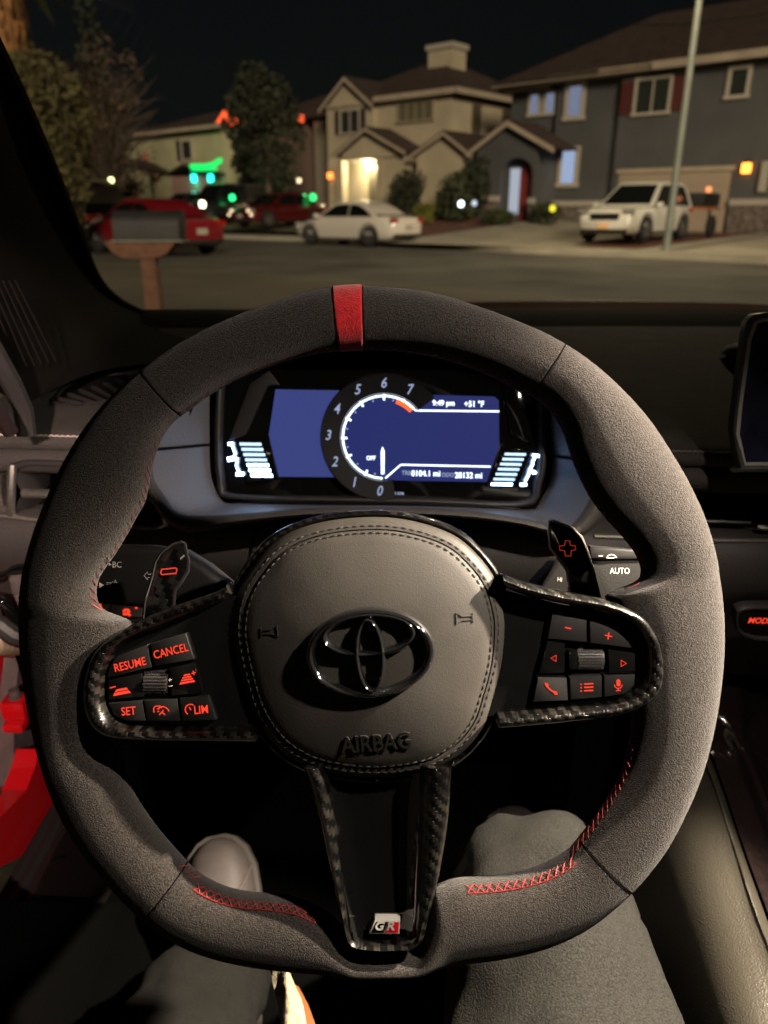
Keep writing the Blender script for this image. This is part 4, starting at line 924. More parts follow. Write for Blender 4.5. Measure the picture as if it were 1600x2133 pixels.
rb = MB(); rb.box((0.42, 0.86, 0.50), (0.36, 0.20, 0.66)); rb.box((0.44, 0.30, 0.38), (0.30, 1.1, 0.36)); con.part('tunnel', rb.vf, M_carpet, world=True)
rows = []
for k in range(10):
    t = k / 9; rows.append([at(1395, 1345 + 10 * t, 0.70 - 0.03 * t), at(1500, 1345 + 22 * t, 0.70 - 0.03 * t), at(1760, 1345 + 40 * t, 0.70 - 0.03 * t)])
con.part('tray_edge', loft(rows), M_piano, world=True)
# ================================================================== DRIVER: legs seen below and through the wheel
def skin(name, pts, edges, rad, m, label, cat):
    me = bpy.data.meshes.new(name); me.from_pydata(pts, edges, []); o = bpy.data.objects.new(name, me); col.objects.link(o)
    md = o.modifiers.new('skin', 'SKIN'); md.use_smooth_shade = True
    for i, r_ in enumerate(rad): me.skin_vertices[0].data[i].radius = r_ if isinstance(r_, tuple) else (r_, r_)
    me.skin_vertices[0].data[0].use_root = True
    s_ = o.modifiers.new('sub', 'SUBSURF'); s_.levels = 3; s_.render_levels = 4
    tx = bpy.data.textures.new('folds', 'CLOUDS'); tx.noise_scale = 0.085; dm = o.modifiers.new('folds', 'DISPLACE'); dm.texture = tx; dm.strength = 0.030; dm.mid_level = 0.5; dm.texture_coords = 'GLOBAL'
    tx = bpy.data.textures.new('creases', 'CLOUDS'); tx.noise_scale = 0.028; dm = o.modifiers.new('creases', 'DISPLACE'); dm.texture = tx; dm.strength = 0.007; dm.mid_level = 0.5; dm.texture_coords = 'GLOBAL'
    me.materials.append(m); o['label'] = label; o['category'] = cat; return o
pts = [(0.0, -0.30, 0.40), (0.095, -0.26, 0.42), (0.108, -0.02, 0.49), (0.115, 0.20, 0.545), (0.125, 0.36, 0.575), (0.128, 0.455, 0.580), (0.130, 0.52, 0.50), (0.14, 0.60, 0.38), (0.16, 0.68, 0.26),
       (-0.095, -0.26, 0.38), (-0.13, -0.02, 0.37), (-0.17, 0.20, 0.37), (-0.195, 0.36, 0.37), (-0.20, 0.46, 0.36), (-0.19, 0.56, 0.31), (-0.18, 0.66, 0.25), (0.0, -0.34, 0.55)]
eds = [(0, 1), (1, 2), (2, 3), (3, 4), (4, 5), (5, 6), (6, 7), (7, 8), (0, 9), (9, 10), (10, 11), (11, 12), (12, 13), (13, 14), (14, 15), (0, 16)]
rad = [0.14, 0.115, 0.108, 0.098, 0.086, 0.078, 0.072, 0.062, 0.052, 0.115, 0.10, 0.09, 0.08, 0.074, 0.066, 0.055, 0.13]
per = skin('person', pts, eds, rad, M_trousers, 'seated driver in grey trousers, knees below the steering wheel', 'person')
def shoe(toe, heel, up):
    ax = (toe - heel); L = ax.length; ax.normalize(); up = (up - ax * up.dot(ax)).normalized(); sd_ = ax.cross(up)
    rows = []; st = [(0, 0.020, 0.03), (0.03, 0.034, 0.075), (0.18, 0.036, 0.085), (0.38, 0.038, 0.080), (0.55, 0.043, 0.066), (0.70, 0.047, 0.054), (0.84, 0.045, 0.046), (0.93, 0.036, 0.036), (0.98, 0.022, 0.026), (1.0, 0.008, 0.016)]
    for f, hw, hh in st:
        c_ = heel + ax * (L * f); rows.append([c_ + sd_ * (hw * math.copysign(abs(cos(a)) ** 0.8, cos(a))) + up * (hh * max(sin(a), -0.12) ** (1 if sin(a) < 0 else 0.8) if sin(a) > 0 else -0.008) for a in [2 * pi * k / 24 for k in range(24)]])
    u, f_ = loft(rows, cu=True, cap=True)
    so2 = []
    for f, hw, hh in st:
        c_ = heel + ax * (L * (f * 1.02 - 0.01)); so2.append([c_ + sd_ * s_ * (hw + 0.004) + up * z for s_, z in ((-1, -0.022), (1, -0.022), (1, 0.006), (-1, 0.006))])
    def sec(f):
        for (f0, w0, h0), (f1, w1, h1) in zip(st, st[1:]):
            if f0 <= f <= f1: t = (f - f0) / (f1 - f0); return w0 + (w1 - w0) * t, h0 + (h1 - h0) * t
    cap = []
    for t in [radians(-84 + 8.4 * k) for k in range(21)]:
        f = 0.86 - 0.13 * cos(t) ** 2; hw, hh = sec(f); cap.append(heel + ax * (L * f) + sd_ * hw * 1.015 * math.copysign(abs(sin(t)) ** 0.8, sin(t)) + up * (hh * cos(t) ** 0.8 + 0.0006))
    return (u, f_), loft(so2, cu=True, cap=True), tube(cap, 0.0016, 6)
toe = CAM + ray(452, 1745) * 1.03; heel = toe + Vector((0.055, -0.20, -0.20))
for k, (t_, h_) in enumerate(((toe, heel), (Vector((0.20, 0.88, 0.25)), Vector((0.17, 0.66, 0.19))))):
    a, b_, c_ = shoe(t_, h_, Vector((0, -0.5, 1)))
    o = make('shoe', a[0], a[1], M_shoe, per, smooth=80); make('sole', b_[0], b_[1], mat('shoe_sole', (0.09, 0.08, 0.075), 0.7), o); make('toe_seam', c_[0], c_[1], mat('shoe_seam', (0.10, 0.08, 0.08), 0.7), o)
# cream shirt hem and tan strap hanging over the lap
P = [(578,2010,0.47),(592,2050,0.455),(604,2090,0.44),(612,2140,0.425),(616,2200,0.41)]
rows = []
for k, (px, py, yy) in enumerate(P):
    wd = (18, 24, 26, 27, 28)[k]; row = []
    for j in range(9):
        g = j / 8; q = at(px - wd + 2 * wd * g, py, yy * 0.86); row.append(q + Vector((0, 0, 0.010 * sin(pi * g) + 0.003 * sin(9 * g + k * 2))))
    rows.append(row)
rows = [clean_cat([r[j] for r in rows], 5, False) for j in range(9)]
V, Fc = loft(rows); make('shirt_hem', V, Fc, M_cream, per, smooth=80)
rows = [[at(612, 2050, 0.41), at(622, 2055, 0.412)], [at(628, 2090, 0.395), at(642, 2092, 0.40)], [at(636, 2140, 0.38), at(660, 2142, 0.385)], [at(644, 2200, 0.365), at(676, 2200, 0.37)]]
V, Fc = loft(rows); make('strap', V, Fc, M_tan, per)
# ================================================================== STREET
PHI = radians(49)
SV = Vector((-sin(PHI), cos(PHI), 0)); PV = Vector((cos(PHI), sin(PHI), 0))     # along the street (away), into the lots
P0 = onz(1510, 485, 0.35); P0 = Vector((P0.x, P0.y, 0)); B0 = P0.dot(PV)
def S(a, b, z=0.0): return P0 + SV * a + PV * (b - B0) + Vector((0, 0, z))    # a metres along, b metres across from the car
def lotz(a, b):
    t = min(max((b - 20.6) / 9.5, 0), 1); return 0.15 + t * (0.20 + 0.55 * min(max((a - 1.0) / 9, 0), 1) + 0.1 * min(max((a - 12) / 20, 0), 1))
def KB(a):
    if a > 4: t = min((a - 4) / 4, 1); return 19.3 + 2.1 * t * t * (3 - 2 * t)
    return 19.3 - 2.6 * max(0, (-3.0 - a) / 6.0) ** 1.6 if a < -3 else 19.3   # far kerb line bends towards us at the near end
M_ground = mat('dry_ground', (0.055, 0.048, 0.036), 0.95, bump=(3, 0.5, 0.05, 'noise'), vary=(0.6, 0.6, 1.4))
M_asphalt = mat('asphalt', (0.085, 0.080, 0.068), 0.85, bump=(60, 0.5, 0.01, 'noise'), vary=(0.5, 0.55, 1.4))
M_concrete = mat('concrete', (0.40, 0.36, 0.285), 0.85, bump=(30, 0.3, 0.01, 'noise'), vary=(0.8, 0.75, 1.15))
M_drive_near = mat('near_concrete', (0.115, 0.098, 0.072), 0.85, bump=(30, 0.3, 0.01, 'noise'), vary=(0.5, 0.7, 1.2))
M_mulch = mat('red_mulch', (0.17, 0.065, 0.045), 0.95, bump=(25, 1, 0.05, 'noise'), vary=(6, 0.55, 1.3))
M_lawn = mat('dry_lawn', (0.10, 0.085, 0.045), 0.95, bump=(40, 1, 0.03, 'noise'), vary=(2, 0.6, 1.3))
structure('ground', ([(-700, -300, -0.02), (700, -300, -0.02), (700, 900, -0.02), (-700, 900, -0.02)], [(0, 1, 2, 3)]), M_ground, smooth=0)
AS = [-14 + 1.5 * k for k in range(8)] + [-2 + 4 * k for k in range(32)]
structure('road', loft([[S(a, b, 0) for b in (9.6, 12, 15, KB(a))] for a in AS]), M_asphalt, smooth=0)
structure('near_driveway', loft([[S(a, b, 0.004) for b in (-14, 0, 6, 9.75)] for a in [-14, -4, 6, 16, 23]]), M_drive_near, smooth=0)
structure('kerb', loft([[S(a, KB(a) - 0.01, 0.0), S(a, KB(a) + 0.02, 0.135), S(a, KB(a) + 0.17, 0.15), S(a, KB(a) + 0.18, 0.10)] for a in AS]), M_concrete, smooth=0)
structure('pavement', loft([[S(a, KB(a) + 0.18, 0.148), S(a, KB(a) + 1.35, 0.155)] for a in AS]), M_concrete, smooth=0)
structure('front_gardens', loft([[S(a, b, lotz(a, b) - 0.02 if b > 20.7 else 0.14) for b in (KB(a) + 1.34, 23, 26, 29, 31, 45, 70)] for a in AS]), M_lawn, smooth=0)
structure('near_kerb', loft([[S(a, 9.6, 0.11), S(a, 9.75, 0.13), S(a, 9.9, 0.12), S(a, 9.95, 0.0)] for a in (22, 30, 40, 60, 80)]), M_concrete, smooth=0)
structure('near_pavement', loft([[S(a, b, 0.125) for b in (7.0, 8.3, 9.61)] for a in (21.5, 30, 40, 60, 80)]), M_concrete, smooth=0)
structure('driveway', loft([[S(a, b, lotz(a, b) + 0.012) for b in (19.45, 21, 23, 25, 27, 29, 31.1)] for a in (7.6, 6.0, 3.0, 0.9)]), M_concrete, smooth=0)
structure('side_driveway', loft([[S(a, b, lotz(a, b) + 0.012) for b in (KB(a) + 0.2, 21, 23, 25, 27, 31)] for a in (-1.2, -3.0, -5.5)]), M_concrete, smooth=0)
structure('mulch_bed', loft([[S(a, b, lotz(a, b) + 0.02) for b in (22.8, 24, 26, 29.3)] for a in (13.2, 11.0, 9.0, 7.7)]), M_mulch, smooth=0)
structure('narrow_mulch_bed', loft([[S(a, b, lotz(a, b) + 0.02) for b in (20.7, 23, 26, 31)] for a in (0.8, 0.0, -1.1)]), M_mulch, smooth=0)
# ------------------------------------------------------------------ houses
HM = Matrix(((-SV.x, PV.x, 0, 0), (-SV.y, PV.y, 0, 0), (0, 0, 1, 0), (0, 0, 0, 1)))      # x towards the near end, y into the lot
def HMat(a, b, z): return Matrix.Translation(S(a, b, z)) @ HM
M_roof = mat('roof_tiles', (0.075, 0.045, 0.034), 0.85, bump=(5, 0.9, 0.05, 'wave', 'Y'), vary=(3, 0.6, 1.3))
M_fascia = mat('fascia_paint', (0.42, 0.34, 0.26), 0.7, vary=(2, 0.85, 1.1))
M_grey = mat('grey_stucco', (0.080, 0.080, 0.082), 0.9, bump=(12, 0.3, 0.02, 'noise'), vary=(0.7, 0.85, 1.12))
M_cream_w = mat('cream_stucco', (0.46, 0.38, 0.27), 0.9, bump=(12, 0.3, 0.02, 'noise'), vary=(0.7, 0.85, 1.1))
M_pale_w = mat('pale_green_stucco', (0.44, 0.41, 0.25), 0.9, bump=(12, 0.3, 0.02, 'noise'), vary=(0.7, 0.85, 1.1))
M_stone = mat('stone_veneer', (0.14, 0.11, 0.095), 0.9, bump=(4, 1, 0.06, 'cell'), vary=(5, 0.6, 1.4))
M_cap = mat('stone_cap', (0.40, 0.36, 0.30), 0.8)
M_shut = mat('red_shutter', (0.11, 0.028, 0.025), 0.6, bump=(12, 0.6, 0.02, 'wave', 'Z'))
M_shut_d = mat('dark_shutter', (0.045, 0.025, 0.022), 0.6, bump=(12, 0.6, 0.02, 'wave', 'Z'))
M_pane = mat('dark_window_glass', (0.030, 0.034, 0.030), 0.12, spec=0.7)
M_pane_lit = curtain('lit_window', (0.45, 0.56, 0.85), 0.95)
M_pane_dim = curtain('dim_lit_window', (0.42, 0.48, 0.72), 0.52)
M_gdoor = mat('garage_door', (0.36, 0.28, 0.21), 0.7)
M_rdoor = mat('red_door', (0.24, 0.04, 0.04), 0.5)
M_wfr = mat('window_frame', (0.45, 0.40, 0.33), 0.6)
def hipped(x0, x1, y0, y1, z, rise, over=0.45, th=0.12):
    x0 -= over; x1 += over; y0 -= over; y1 += over; hw = (y1 - y0) / 2; ym = (y0 + y1) / 2; ins = min(hw, (x1 - x0) / 2 - 0.2)
    V = [(x0, y0, z), (x1, y0, z), (x1, y1, z), (x0, y1, z), (x0 + ins, ym, z + rise), (x1 - ins, ym, z + rise)]
    return V, [(0, 1, 5, 4), (1, 2, 5), (2, 3, 4, 5), (3, 0, 4), (3, 2, 1, 0)]
def gable_roof(x0, x1, y0, y1, z, rise, over=0.25, th=0.10, xa=None):
    xm = xa if xa is not None else (x0 + x1) / 2; mb = MB()
    for xe, s_ in ((x0, -1), (x1, 1)):
        e = Vector((xe - xm, -rise)); u = e.normalized(); e2 = (xe + u.x * over, z + u.y * over)
        nx, nz = (-u.y * s_ * 1, u.x * s_)
        if nz < 0: nx, nz = -nx, -nz
        q = [(xm, z + rise), e2, (e2[0] + nx * th, e2[1] + nz * th), (xm, z + rise + th * 1.1)]
        V = [(x, y0 - over, zz) for x, zz in q] + [(x, y1, zz) for x, zz in q]
        mb.add(V, [(0, 1, 2, 3), (7, 6, 5, 4), (0, 4, 5, 1), (1, 5, 6, 2), (2, 6, 7, 3), (3, 7, 4, 0)])
    return mb.vf
def gable_wall(x0, x1, y0, y1, z0, z1, rise, xa=None):
    xm = xa if xa is not None else (x0 + x1) / 2; P = [(x0, z0), (x1, z0), (x1, z1), (xm, z1 + rise), (x0, z1)]; n_ = 5
    return [(x, y0, z) for x, z in P] + [(x, y1, z) for x, z in P], [tuple(range(5)), tuple(range(5, 10))[::-1]] + [(i, (i + 1) % 5, 5 + (i + 1) % 5, 5 + i) for i in range(5)]
def barge(x0, x1, y, z, rise, xa=None, w_=0.16, over=0.3):    # pale boards along a gable's edges
    xm = xa if xa is not None else (x0 + x1) / 2; mb = MB()
    for xe in (x0, x1):
        d_ = Vector((xe - xm, 0, -rise)); u = d_.normalized(); L = d_.length + over
        a = Vector((xm, y, z + rise)); b_ = a + u * L; dn = Vector((0, 0, -w_))
        V = [a, b_, b_ + dn, a + dn]; V2 = [v + Vector((0, 0.06, 0)) for v in V]; mb.add(V + V2, [(0, 1, 2, 3), (7, 6, 5, 4), (0, 4, 5, 1), (1, 5, 6, 2), (2, 6, 7, 3), (3, 7, 4, 0)])
    return mb.vf
class House(Thing):
    def __init__(s, name, label, a, zb): super().__init__(name, label, 'house', HMat(a, B0, zb)); s.a = a; s.zb = zb
    def X(s, a): return s.a - a
    def box(s, name, a0, a1, y0, y1, z0, z1, m, parent=None, bev=0, **k):   # extents in street metres and real height
        x0, x1 = sorted((s.X(a0), s.X(a1))); return s.part(name, rbox(((x0 + x1) / 2, (y0 + y1) / 2, (z0 + z1) / 2 - s.zb), (x1 - x0, y1 - y0, z1 - z0), bev), m, parent, **k)
    def window(s, a0, a1, z0, z1, y=0.0, pane=None, bars=1, fw=0.10, frame=None):
        x0, x1 = sorted((s.X(a0), s.X(a1))); mb = MB(); z0 -= s.zb; z1 -= s.zb; yc = y - 0.04
        mb.box(((x0 + x1) / 2, yc, z1 - fw / 2), (x1 - x0, 0.10, fw)); mb.box(((x0 + x1) / 2, yc - 0.01, z0 + fw / 2), (x1 - x0 + 0.08, 0.13, fw))
        mb.box((x0 + fw / 2, yc, (z0 + z1) / 2), (fw, 0.098, z1 - z0 - 2 * fw)); mb.box((x1 - fw / 2, yc, (z0 + z1) / 2), (fw, 0.098, z1 - z0 - 2 * fw))
        wo = s.part('window', mb.vf, frame or M_wfr)
        n_ = bars + 1; iw = (x1 - x0 - 2 * fw - 0.05 * bars) / n_
        for k in range(n_):
            xa = x0 + fw + k * (iw + 0.05); s.part('pane', rbox((xa + iw / 2, y - 0.012, (z0 + z1) / 2), (iw, 0.02, z1 - z0 - 2 * fw)), pane or M_pane, wo)
            if k < bars: s.part('mullion', rbox((xa + iw + 0.025, y - 0.03, (z0 + z1) / 2), (0.05, 0.06, z1 - z0 - 2 * fw)), frame or M_wfr, wo)
        return wo
    def shutter(s, a0, a1, z0, z1, y, m): s.box('shutter', a0, a1, y - 0.05, y - 0.002, z0, z1, m)
    def wall_lamp(s, a, z, y, c, st, size=0.16):
        x = s.X(a); L = s.part('wall_lamp', rbox((x, y - 0.10, z - s.zb + size * 0.7), (size * 0.8, 0.16, 0.05), 0.01), M_matte)
        s.part('lamp_glass', rbox((x, y - 0.11, z - s.zb), (size, 0.13, size * 1.1), 0.03), glow('wall_lamp_%d_%d' % (int(c[1] * 100), int(st)), c, st), L)
# ---- grey house with garage
g = House('grey_house', 'two-storey dark grey house with lit windows and beige garage door', 0.0, 0.2)
zg = -0.2
g.box('wall', -3.2, 4.75, 0.0, 9, 0.1, 6.05, M_grey); g.box('wall', 4.75, 7.7, 0.30, 9, 0.1, 6.05, M_grey); g.box('wall', 7.7, 10.1, 0.6, 9, 0.1, 5.9, M_grey)
g.part('roof', hipped(g.X(10.1), g.X(-3.2), 0, 9, 6.12 + zg, 2.7), M_roof, smooth=0)
for a0, a1, y in ((-3.7, 3.4, -0.55), (3.4, 5.6, -0.38), (5.6, 8.0, -0.25), (8.0, 10.5, 0.1)): g.box('fascia', a0, a1, y, y + 0.08, 5.98 if a0 < 7.9 else 5.86, 6.24 if a0 < 7.9 else 6.10, M_fascia); 
g.box('soffit', -3.7, 10.5, -0.46, 0.6, 6.02, 6.06, M_fascia)
g.window(2.72, 4.18, 4.52, 5.82, 0.0, M_pane, 1, 0.10); g.shutter(2.12, 2.68, 4.6, 5.75, 0.0, M_shut); g.shutter(4.22, 4.72, 4.6, 5.75, 0.0, M_shut)
g.window(-0.06, 0.74, 4.82, 5.86, 0.0, M_pane, 0, 0.12)
g.window(6.40, 7.32, 4.58, 6.0, 0.30, M_pane_dim, 0, 0.17); g.window(7.86, 8.5, 4.88, 5.84, 0.6, M_pane_dim, 0, 0.12); g.window(8.62, 9.24, 4.88, 5.84, 0.6, M_pane_dim, 0, 0.12)
g.window(6.42, 7.38, 2.05, 3.62, 0.30, M_pane_lit, 0, 0.17)
gd = g.box('garage_door', 0.1, 4.45, -0.03, -0.005, 0.36, 2.5, M_gdoor)
for k in range(4): g.box('garage_panel', 0.22, 4.33, -0.052, -0.031, 0.42 + 0.52 * k, 0.88 + 0.52 * k, M_gdoor, gd)
g.box('garage_trim', 0.0, 4.55, -0.10, -0.031, 2.5, 2.66, M_fascia)
for a0, a1, y in ((-3.2, -0.05, 0.0), (4.6, 5.0, 0.0), (5.0, 7.6, 0.30)):
    g.box('stone_base', a0, a1, y - 0.16, y - 0.005, 0.2, 1.30, M_stone); g.box('stone_cap', a0, a1, y - 0.22, y - 0.004, 1.303, 1.52, M_cap)
# entry porch
xa = g.X(8.72); PG = (g.X(10.35), g.X(7.45))
mbw = MB(); x0, x1 = PG
ar = []; oc = g.X(8.35); ow = 0.78                       # arched opening
P = [(x0, 0.3), (oc - ow, 0.3), (oc - ow, 2.35)] + [(oc - ow * cos(radians(t)), 2.35 + 0.62 * sin(radians(t))) for t in range(15, 180, 15)] + [(oc + ow, 2.35), (oc + ow, 0.3), (x1, 0.3), (x1, 3.52), (xa, 4.25), (x0, 3.35)]
n_ = len(P); V = [(x, -1.5, z) for x, z in P] + [(x, -1.25, z) for x, z in P]
me_ = bmesh.new(); vv = [me_.verts.new(v) for v in V[:n_]]; f0 = me_.faces.new(vv); r_ = bmesh.ops.extrude_face_region(me_, geom=[f0])
for e in r_['geom']:
    if isinstance(e, bmesh.types.BMVert): e.co.y += 0.25
bmesh.ops.triangulate(me_, faces=[f for f in me_.faces if len(f.verts) > 4])
g.part('porch_front', bm_out(me_), M_grey, smooth=0)
g.box('porch_side', 10.35, 10.12, -1.25, 0.6, 0.2, 3.55, M_grey); g.box('porch_side', 7.62, 7.45, -1.25, 0.3, 0.2, 3.55, M_grey)
x1 = g.X(6.85)
g.part('porch_roof', gable_roof(x0, x1, -1.5, 0.6, 3.38, 0.92, 0.35, 0.10, xa), M_roof, smooth=0); g.part('barge_board', barge(x0, x1, -1.86, 3.44, 0.92, xa, 0.2, 0.42), M_fascia)
def gpx(px, py, b): q = onpl(px, py, S(0, B0 + b), PV); return (q - P0).dot(SV)
g.box('front_door', gpx(1083, 400, -1.0), gpx(1112, 400, -1.0), -1.0, -0.93, 0.7, 2.85, M_rdoor); g.box('side_light', gpx(1061, 400, -1.0), gpx(1080, 400, -1.0), -1.0, -0.93, 0.95, 2.8, glow('side_light_glass', (0.62, 0.67, 0.80), 0.72))
g.box('door_wall', 7.62, 10.12, -0.92, -0.87, 0.2, 3.3, M_grey)
g.box('stone_base', 10.40, 9.12, -1.66, -1.505, 0.3, 1.50, M_stone); g.box('stone_cap', 10.45, 9.10, -1.72, -1.50, 1.503, 1.72, M_cap)
g.box('stone_base', 7.58, 7.40, -1.66, -1.505, 0.3, 1.40, M_stone); g.box('stone_cap', 7.60, 7.35, -1.72, -1.50, 1.403, 1.62, M_cap)
g.wall_lamp(-0.42, 2.55, 0.0, (1.0, 0.30, 0.04), 6.0, 0.30)
g.box('meter_box', -1.2, -0.95, -0.16, -0.005, 1.75, 2.75, M_cap)
# ---- cream house with lit porch
h2 = House('cream_house', 'two-storey cream house with brightly lit porch and chimney', 16.0, 0.7)
zz = -0.7
h2.box('wall', 12.9, 17.5, 0.0, 9, 0.5, 6.05, M_cream_w); h2.part('roof', hipped(h2.X(21.3), h2.X(12.9), 0.3, 9, 6.15 + zz, 2.3), M_roof, smooth=0)
h2.box('wall', 20.7, 17.5, -0.25, 9, 0.5, 6.05, M_cream_w)
h2.part('gable', gable_wall(h2.X(20.7), h2.X(17.55), -0.27, 4.0, 6.0 + zz, 6.06 + zz, 1.12), M_cream_w, smooth=0)
h2.part('gable_roof', gable_roof(h2.X(20.7), h2.X(17.55), -0.27, 5.0, 6.06 + zz, 1.12, 0.3, 0.12), M_roof, smooth=0); h2.part('barge_board', barge(h2.X(20.7), h2.X(17.55), -0.62, 6.12 + zz, 1.12, None, 0.16, 0.35), M_fascia)
h2.box('gable_band', 20.72, 17.5, -0.36, -0.275, 5.98, 6.12, M_fascia)
for a0, a1, y in ((12.4, 17.4, -0.30),): h2.box('fascia', a0, a1, y - 0.1, y, 6.02, 6.26, M_fascia)
h2.box('side_fascia', 12.36, 12.46, -0.4, 9.4, 6.02, 6.26, M_fascia)
h2.window(18.35, 19.75, 4.72, 5.86, -0.25, M_pane, 1, 0.08); h2.shutter(18.0, 18.33, 4.75, 5.85, -0.25, M_shut_d); h2.shutter(19.77, 20.1, 4.75, 5.85, -0.25, M_shut_d)
h2.window(13.9, 16.15, 5.02, 5.95, 0.0, mat('blinds_glass', (0.13, 0.115, 0.075), 0.3), 3, 0.10, mat('tan_frame', (0.30, 0.25, 0.17), 0.7))
x0, x1 = h2.X(18.45), h2.X(14.5)
h2.part('porch_gable', gable_wall(x0, x1, -1.5, -0.3, 3.5 + zz, 3.72 + zz, 0.95, h2.X(16.6)), M_cream_w, smooth=0); h2.part('porch_roof', gable_roof(x0, x1, -1.5, 0.1, 3.76 + zz, 0.95, 0.35, 0.12, h2.X(16.6)), M_roof, smooth=0); h2.part('barge_board', barge(x0, x1, -1.88, 3.82 + zz, 0.95, h2.X(16.6), 0.14, 0.42), M_fascia)
for a in (18.72, 16.05): h2.box('porch_post', a - 0.19, a + 0.19, -1.45, -1.05, 0.6, 3.5, M_cream_w)
h2.box('porch_wing', 14.52, 15.85, -1.4, -0.01, 0.6, 3.5, M_cream_w); h2.box('porch_ceiling', 14.6, 18.9, -1.4, -0.26, 3.44, 3.5, M_cap)
h2.box('front_door', 17.0, 17.75, -0.36, -0.255, 0.95, 3.1, mat('grey_door', (0.10, 0.085, 0.06), 0.6)); h2.box('door_frame', 16.9, 17.85, -0.33, -0.256, 3.1, 3.24, M_wfr)
x0, x1 = h2.X(13.7), h2.X(10.75)
h2.part('wing_wall', gable_wall(x0, x1, -1.5, 1.2, 0.5 + zz, 3.45 + zz, 0.78, h2.X(12.0)), M_cream_w, smooth=0); h2.part('wing_roof', gable_roof(x0, x1, -1.5, 1.4, 3.5 + zz, 0.78, 0.3, 0.12, h2.X(12.0)), M_roof, smooth=0); h2.part('barge_board', barge(x0, x1, -1.84, 3.55 + zz, 0.78, h2.X(12.0), 0.14, 0.36), M_fascia)
h2.part('chimney', prism([(h2.X(17.0), 3.4), (h2.X(15.5), 3.4), (h2.X(15.5), 4.6), (h2.X(17.0), 4.6)], 7.0 + zz, 8.75 + zz), M_cream_w, smooth=0); h2.box('chimney_cap', 17.1, 15.4, 3.3, 4.7, 8.62, 8.86, M_cap)
for y0, y1, z0, z1 in ((1.6, 2.3, 4.2, 5.8), (4.2, 5.6, 4.9, 5.8)):
    h2.part('side_window', rbox((h2.X(12.9) + 0.02, (y0 + y1) / 2, (z0 + z1) / 2 + zz), (0.06, y1 - y0, z1 - z0)), mat('tan_glass', (0.10, 0.08, 0.055), 0.4))
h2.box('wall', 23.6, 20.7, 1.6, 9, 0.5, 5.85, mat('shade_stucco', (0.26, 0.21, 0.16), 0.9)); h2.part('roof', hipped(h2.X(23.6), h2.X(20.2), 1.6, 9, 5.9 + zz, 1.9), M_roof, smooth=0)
h2.wall_lamp(20.45, 2.85, -0.28, (1.0, 0.22, 0.04), 5.0, 0.26)
pl = bpy.data.lights.new('porch_light', 'POINT'); po = bpy.data.objects.new('porch_light', pl); col.objects.link(po); po.location = S(17.4, B0 - 0.85, 3.30); pl.energy = 620; pl.color = (1.0, 0.84, 0.50); pl.shadow_soft_size = 0.06
po.parent = h2.o; po.matrix_parent_inverse = h2.I
V, Fc = lathe([(0.02, 0.10), (0.09, 0.08), (0.10, 0.0), (0.06, -0.05), (0.01, -0.06)], 14); q = h2.I @ S(17.4, B0 - 0.85, 3.36)
h2.part('porch_lamp', ([Vector(v) + q for v in V], Fc), glow('porch_lamp_glass', (1.0, 0.85, 0.55), 2))
# ---- houses further along
def far_house(name, label, a0, a1, zb, ze, wallm, y=0.0, rise=1.6):
    H = House(name, label, (a0 + a1) / 2, zb); H.box('wall', a0, a1, y, y + 9, zb - 0.5, ze, wallm); H.part('roof', hipped(H.X(a1), H.X(a0), y, y + 9, ze - zb + 0.05, rise), M_roof, smooth=0)
    H.box('fascia', a0 - 0.5, a1 + 0.5, y - 0.55, y - 0.46, ze - 0.05, ze + 0.16, M_fascia); return H
p3 = far_house('pale_green_house', 'pale green house with arched porch and green eave lights', 30.2, 41.5, 0.95, 5.75, M_pale_w, 0.3)
p3.window(33.2, 34.4, 4.1, 5.3, 0.3, M_pane, 0, 0.1); p3.shutter(34.45, 34.9, 4.1, 5.3, 0.3, M_shut_d); p3.window(38.0, 39.0, 3.9, 4.9, 0.3, glow('amber_window', (0.55, 0.20, 0.08), 0.5), 0, 0.1)
x0, x1 = p3.X(39.9), p3.X(36.4)
P = [(x0, -0.4), (x0 + 0.6, -0.4), (x0 + 0.6, 1.6)] + [(x0 + 1.3 - 0.7 * cos(radians(t)), 1.6 + 0.6 * sin(radians(t))) for t in range(20, 180, 20)] + [(x0 + 2.0, 1.6), (x0 + 2.0, -0.4), (x1, -0.4), (x1, 2.6), (x0 + 1.4, 3.2), (x0, 2.6)]
bm_ = bmesh.new(); vv = [bm_.verts.new((x, -1.3, z)) for x, z in P]; f0 = bm_.faces.new(vv); r_ = bmesh.ops.extrude_face_region(bm_, geom=[f0])
for e in r_['geom']:
    if isinstance(e, bmesh.types.BMVert): e.co.y += 0.3
bmesh.ops.triangulate(bm_, faces=[f for f in bm_.faces if len(f.verts) > 4]); p3.part('arched_porch', bm_out(bm_), M_pale_w, smooth=0)
p3.part('porch_roof', gable_roof(x0, x1, -1.3, 0.3, 2.65, 0.62, 0.3, 0.1, x0 + 1.4), M_roof, smooth=0)
p3.box('porch_annex', 30.6, 33.6, -1.2, 0.29, 0.6, 3.1, mat('pink_stucco', (0.30, 0.17, 0.14), 0.9)); p3.part('annex_roof', gable_roof(p3.X(33.9), p3.X(30.3), -1.2, 0.29, 2.25, 0.5, 0.2, 0.1), M_roof, smooth=0)
M_gl = glow('green_lights', (0.01, 0.85, 0.14), 1.6); M_cy = glow('cyan_lights', (0.02, 0.9, 0.75), 5.0); M_or = glow('orange_lights', (1.0, 0.11, 0.03), 2.0)
def bulbs(H, pts, b, n, sz, m, nm='light_string'):   # a string of bulbs strung along the eaves
    P = resample([H.I @ onpl(px, py, S(0, B0 + b), PV) for px, py in pts], n); mb = MB()
    for p_ in P: mb.box(p_, (sz, 0.10, sz), None, 0.03)
    return H.part(nm, mb.vf, m)
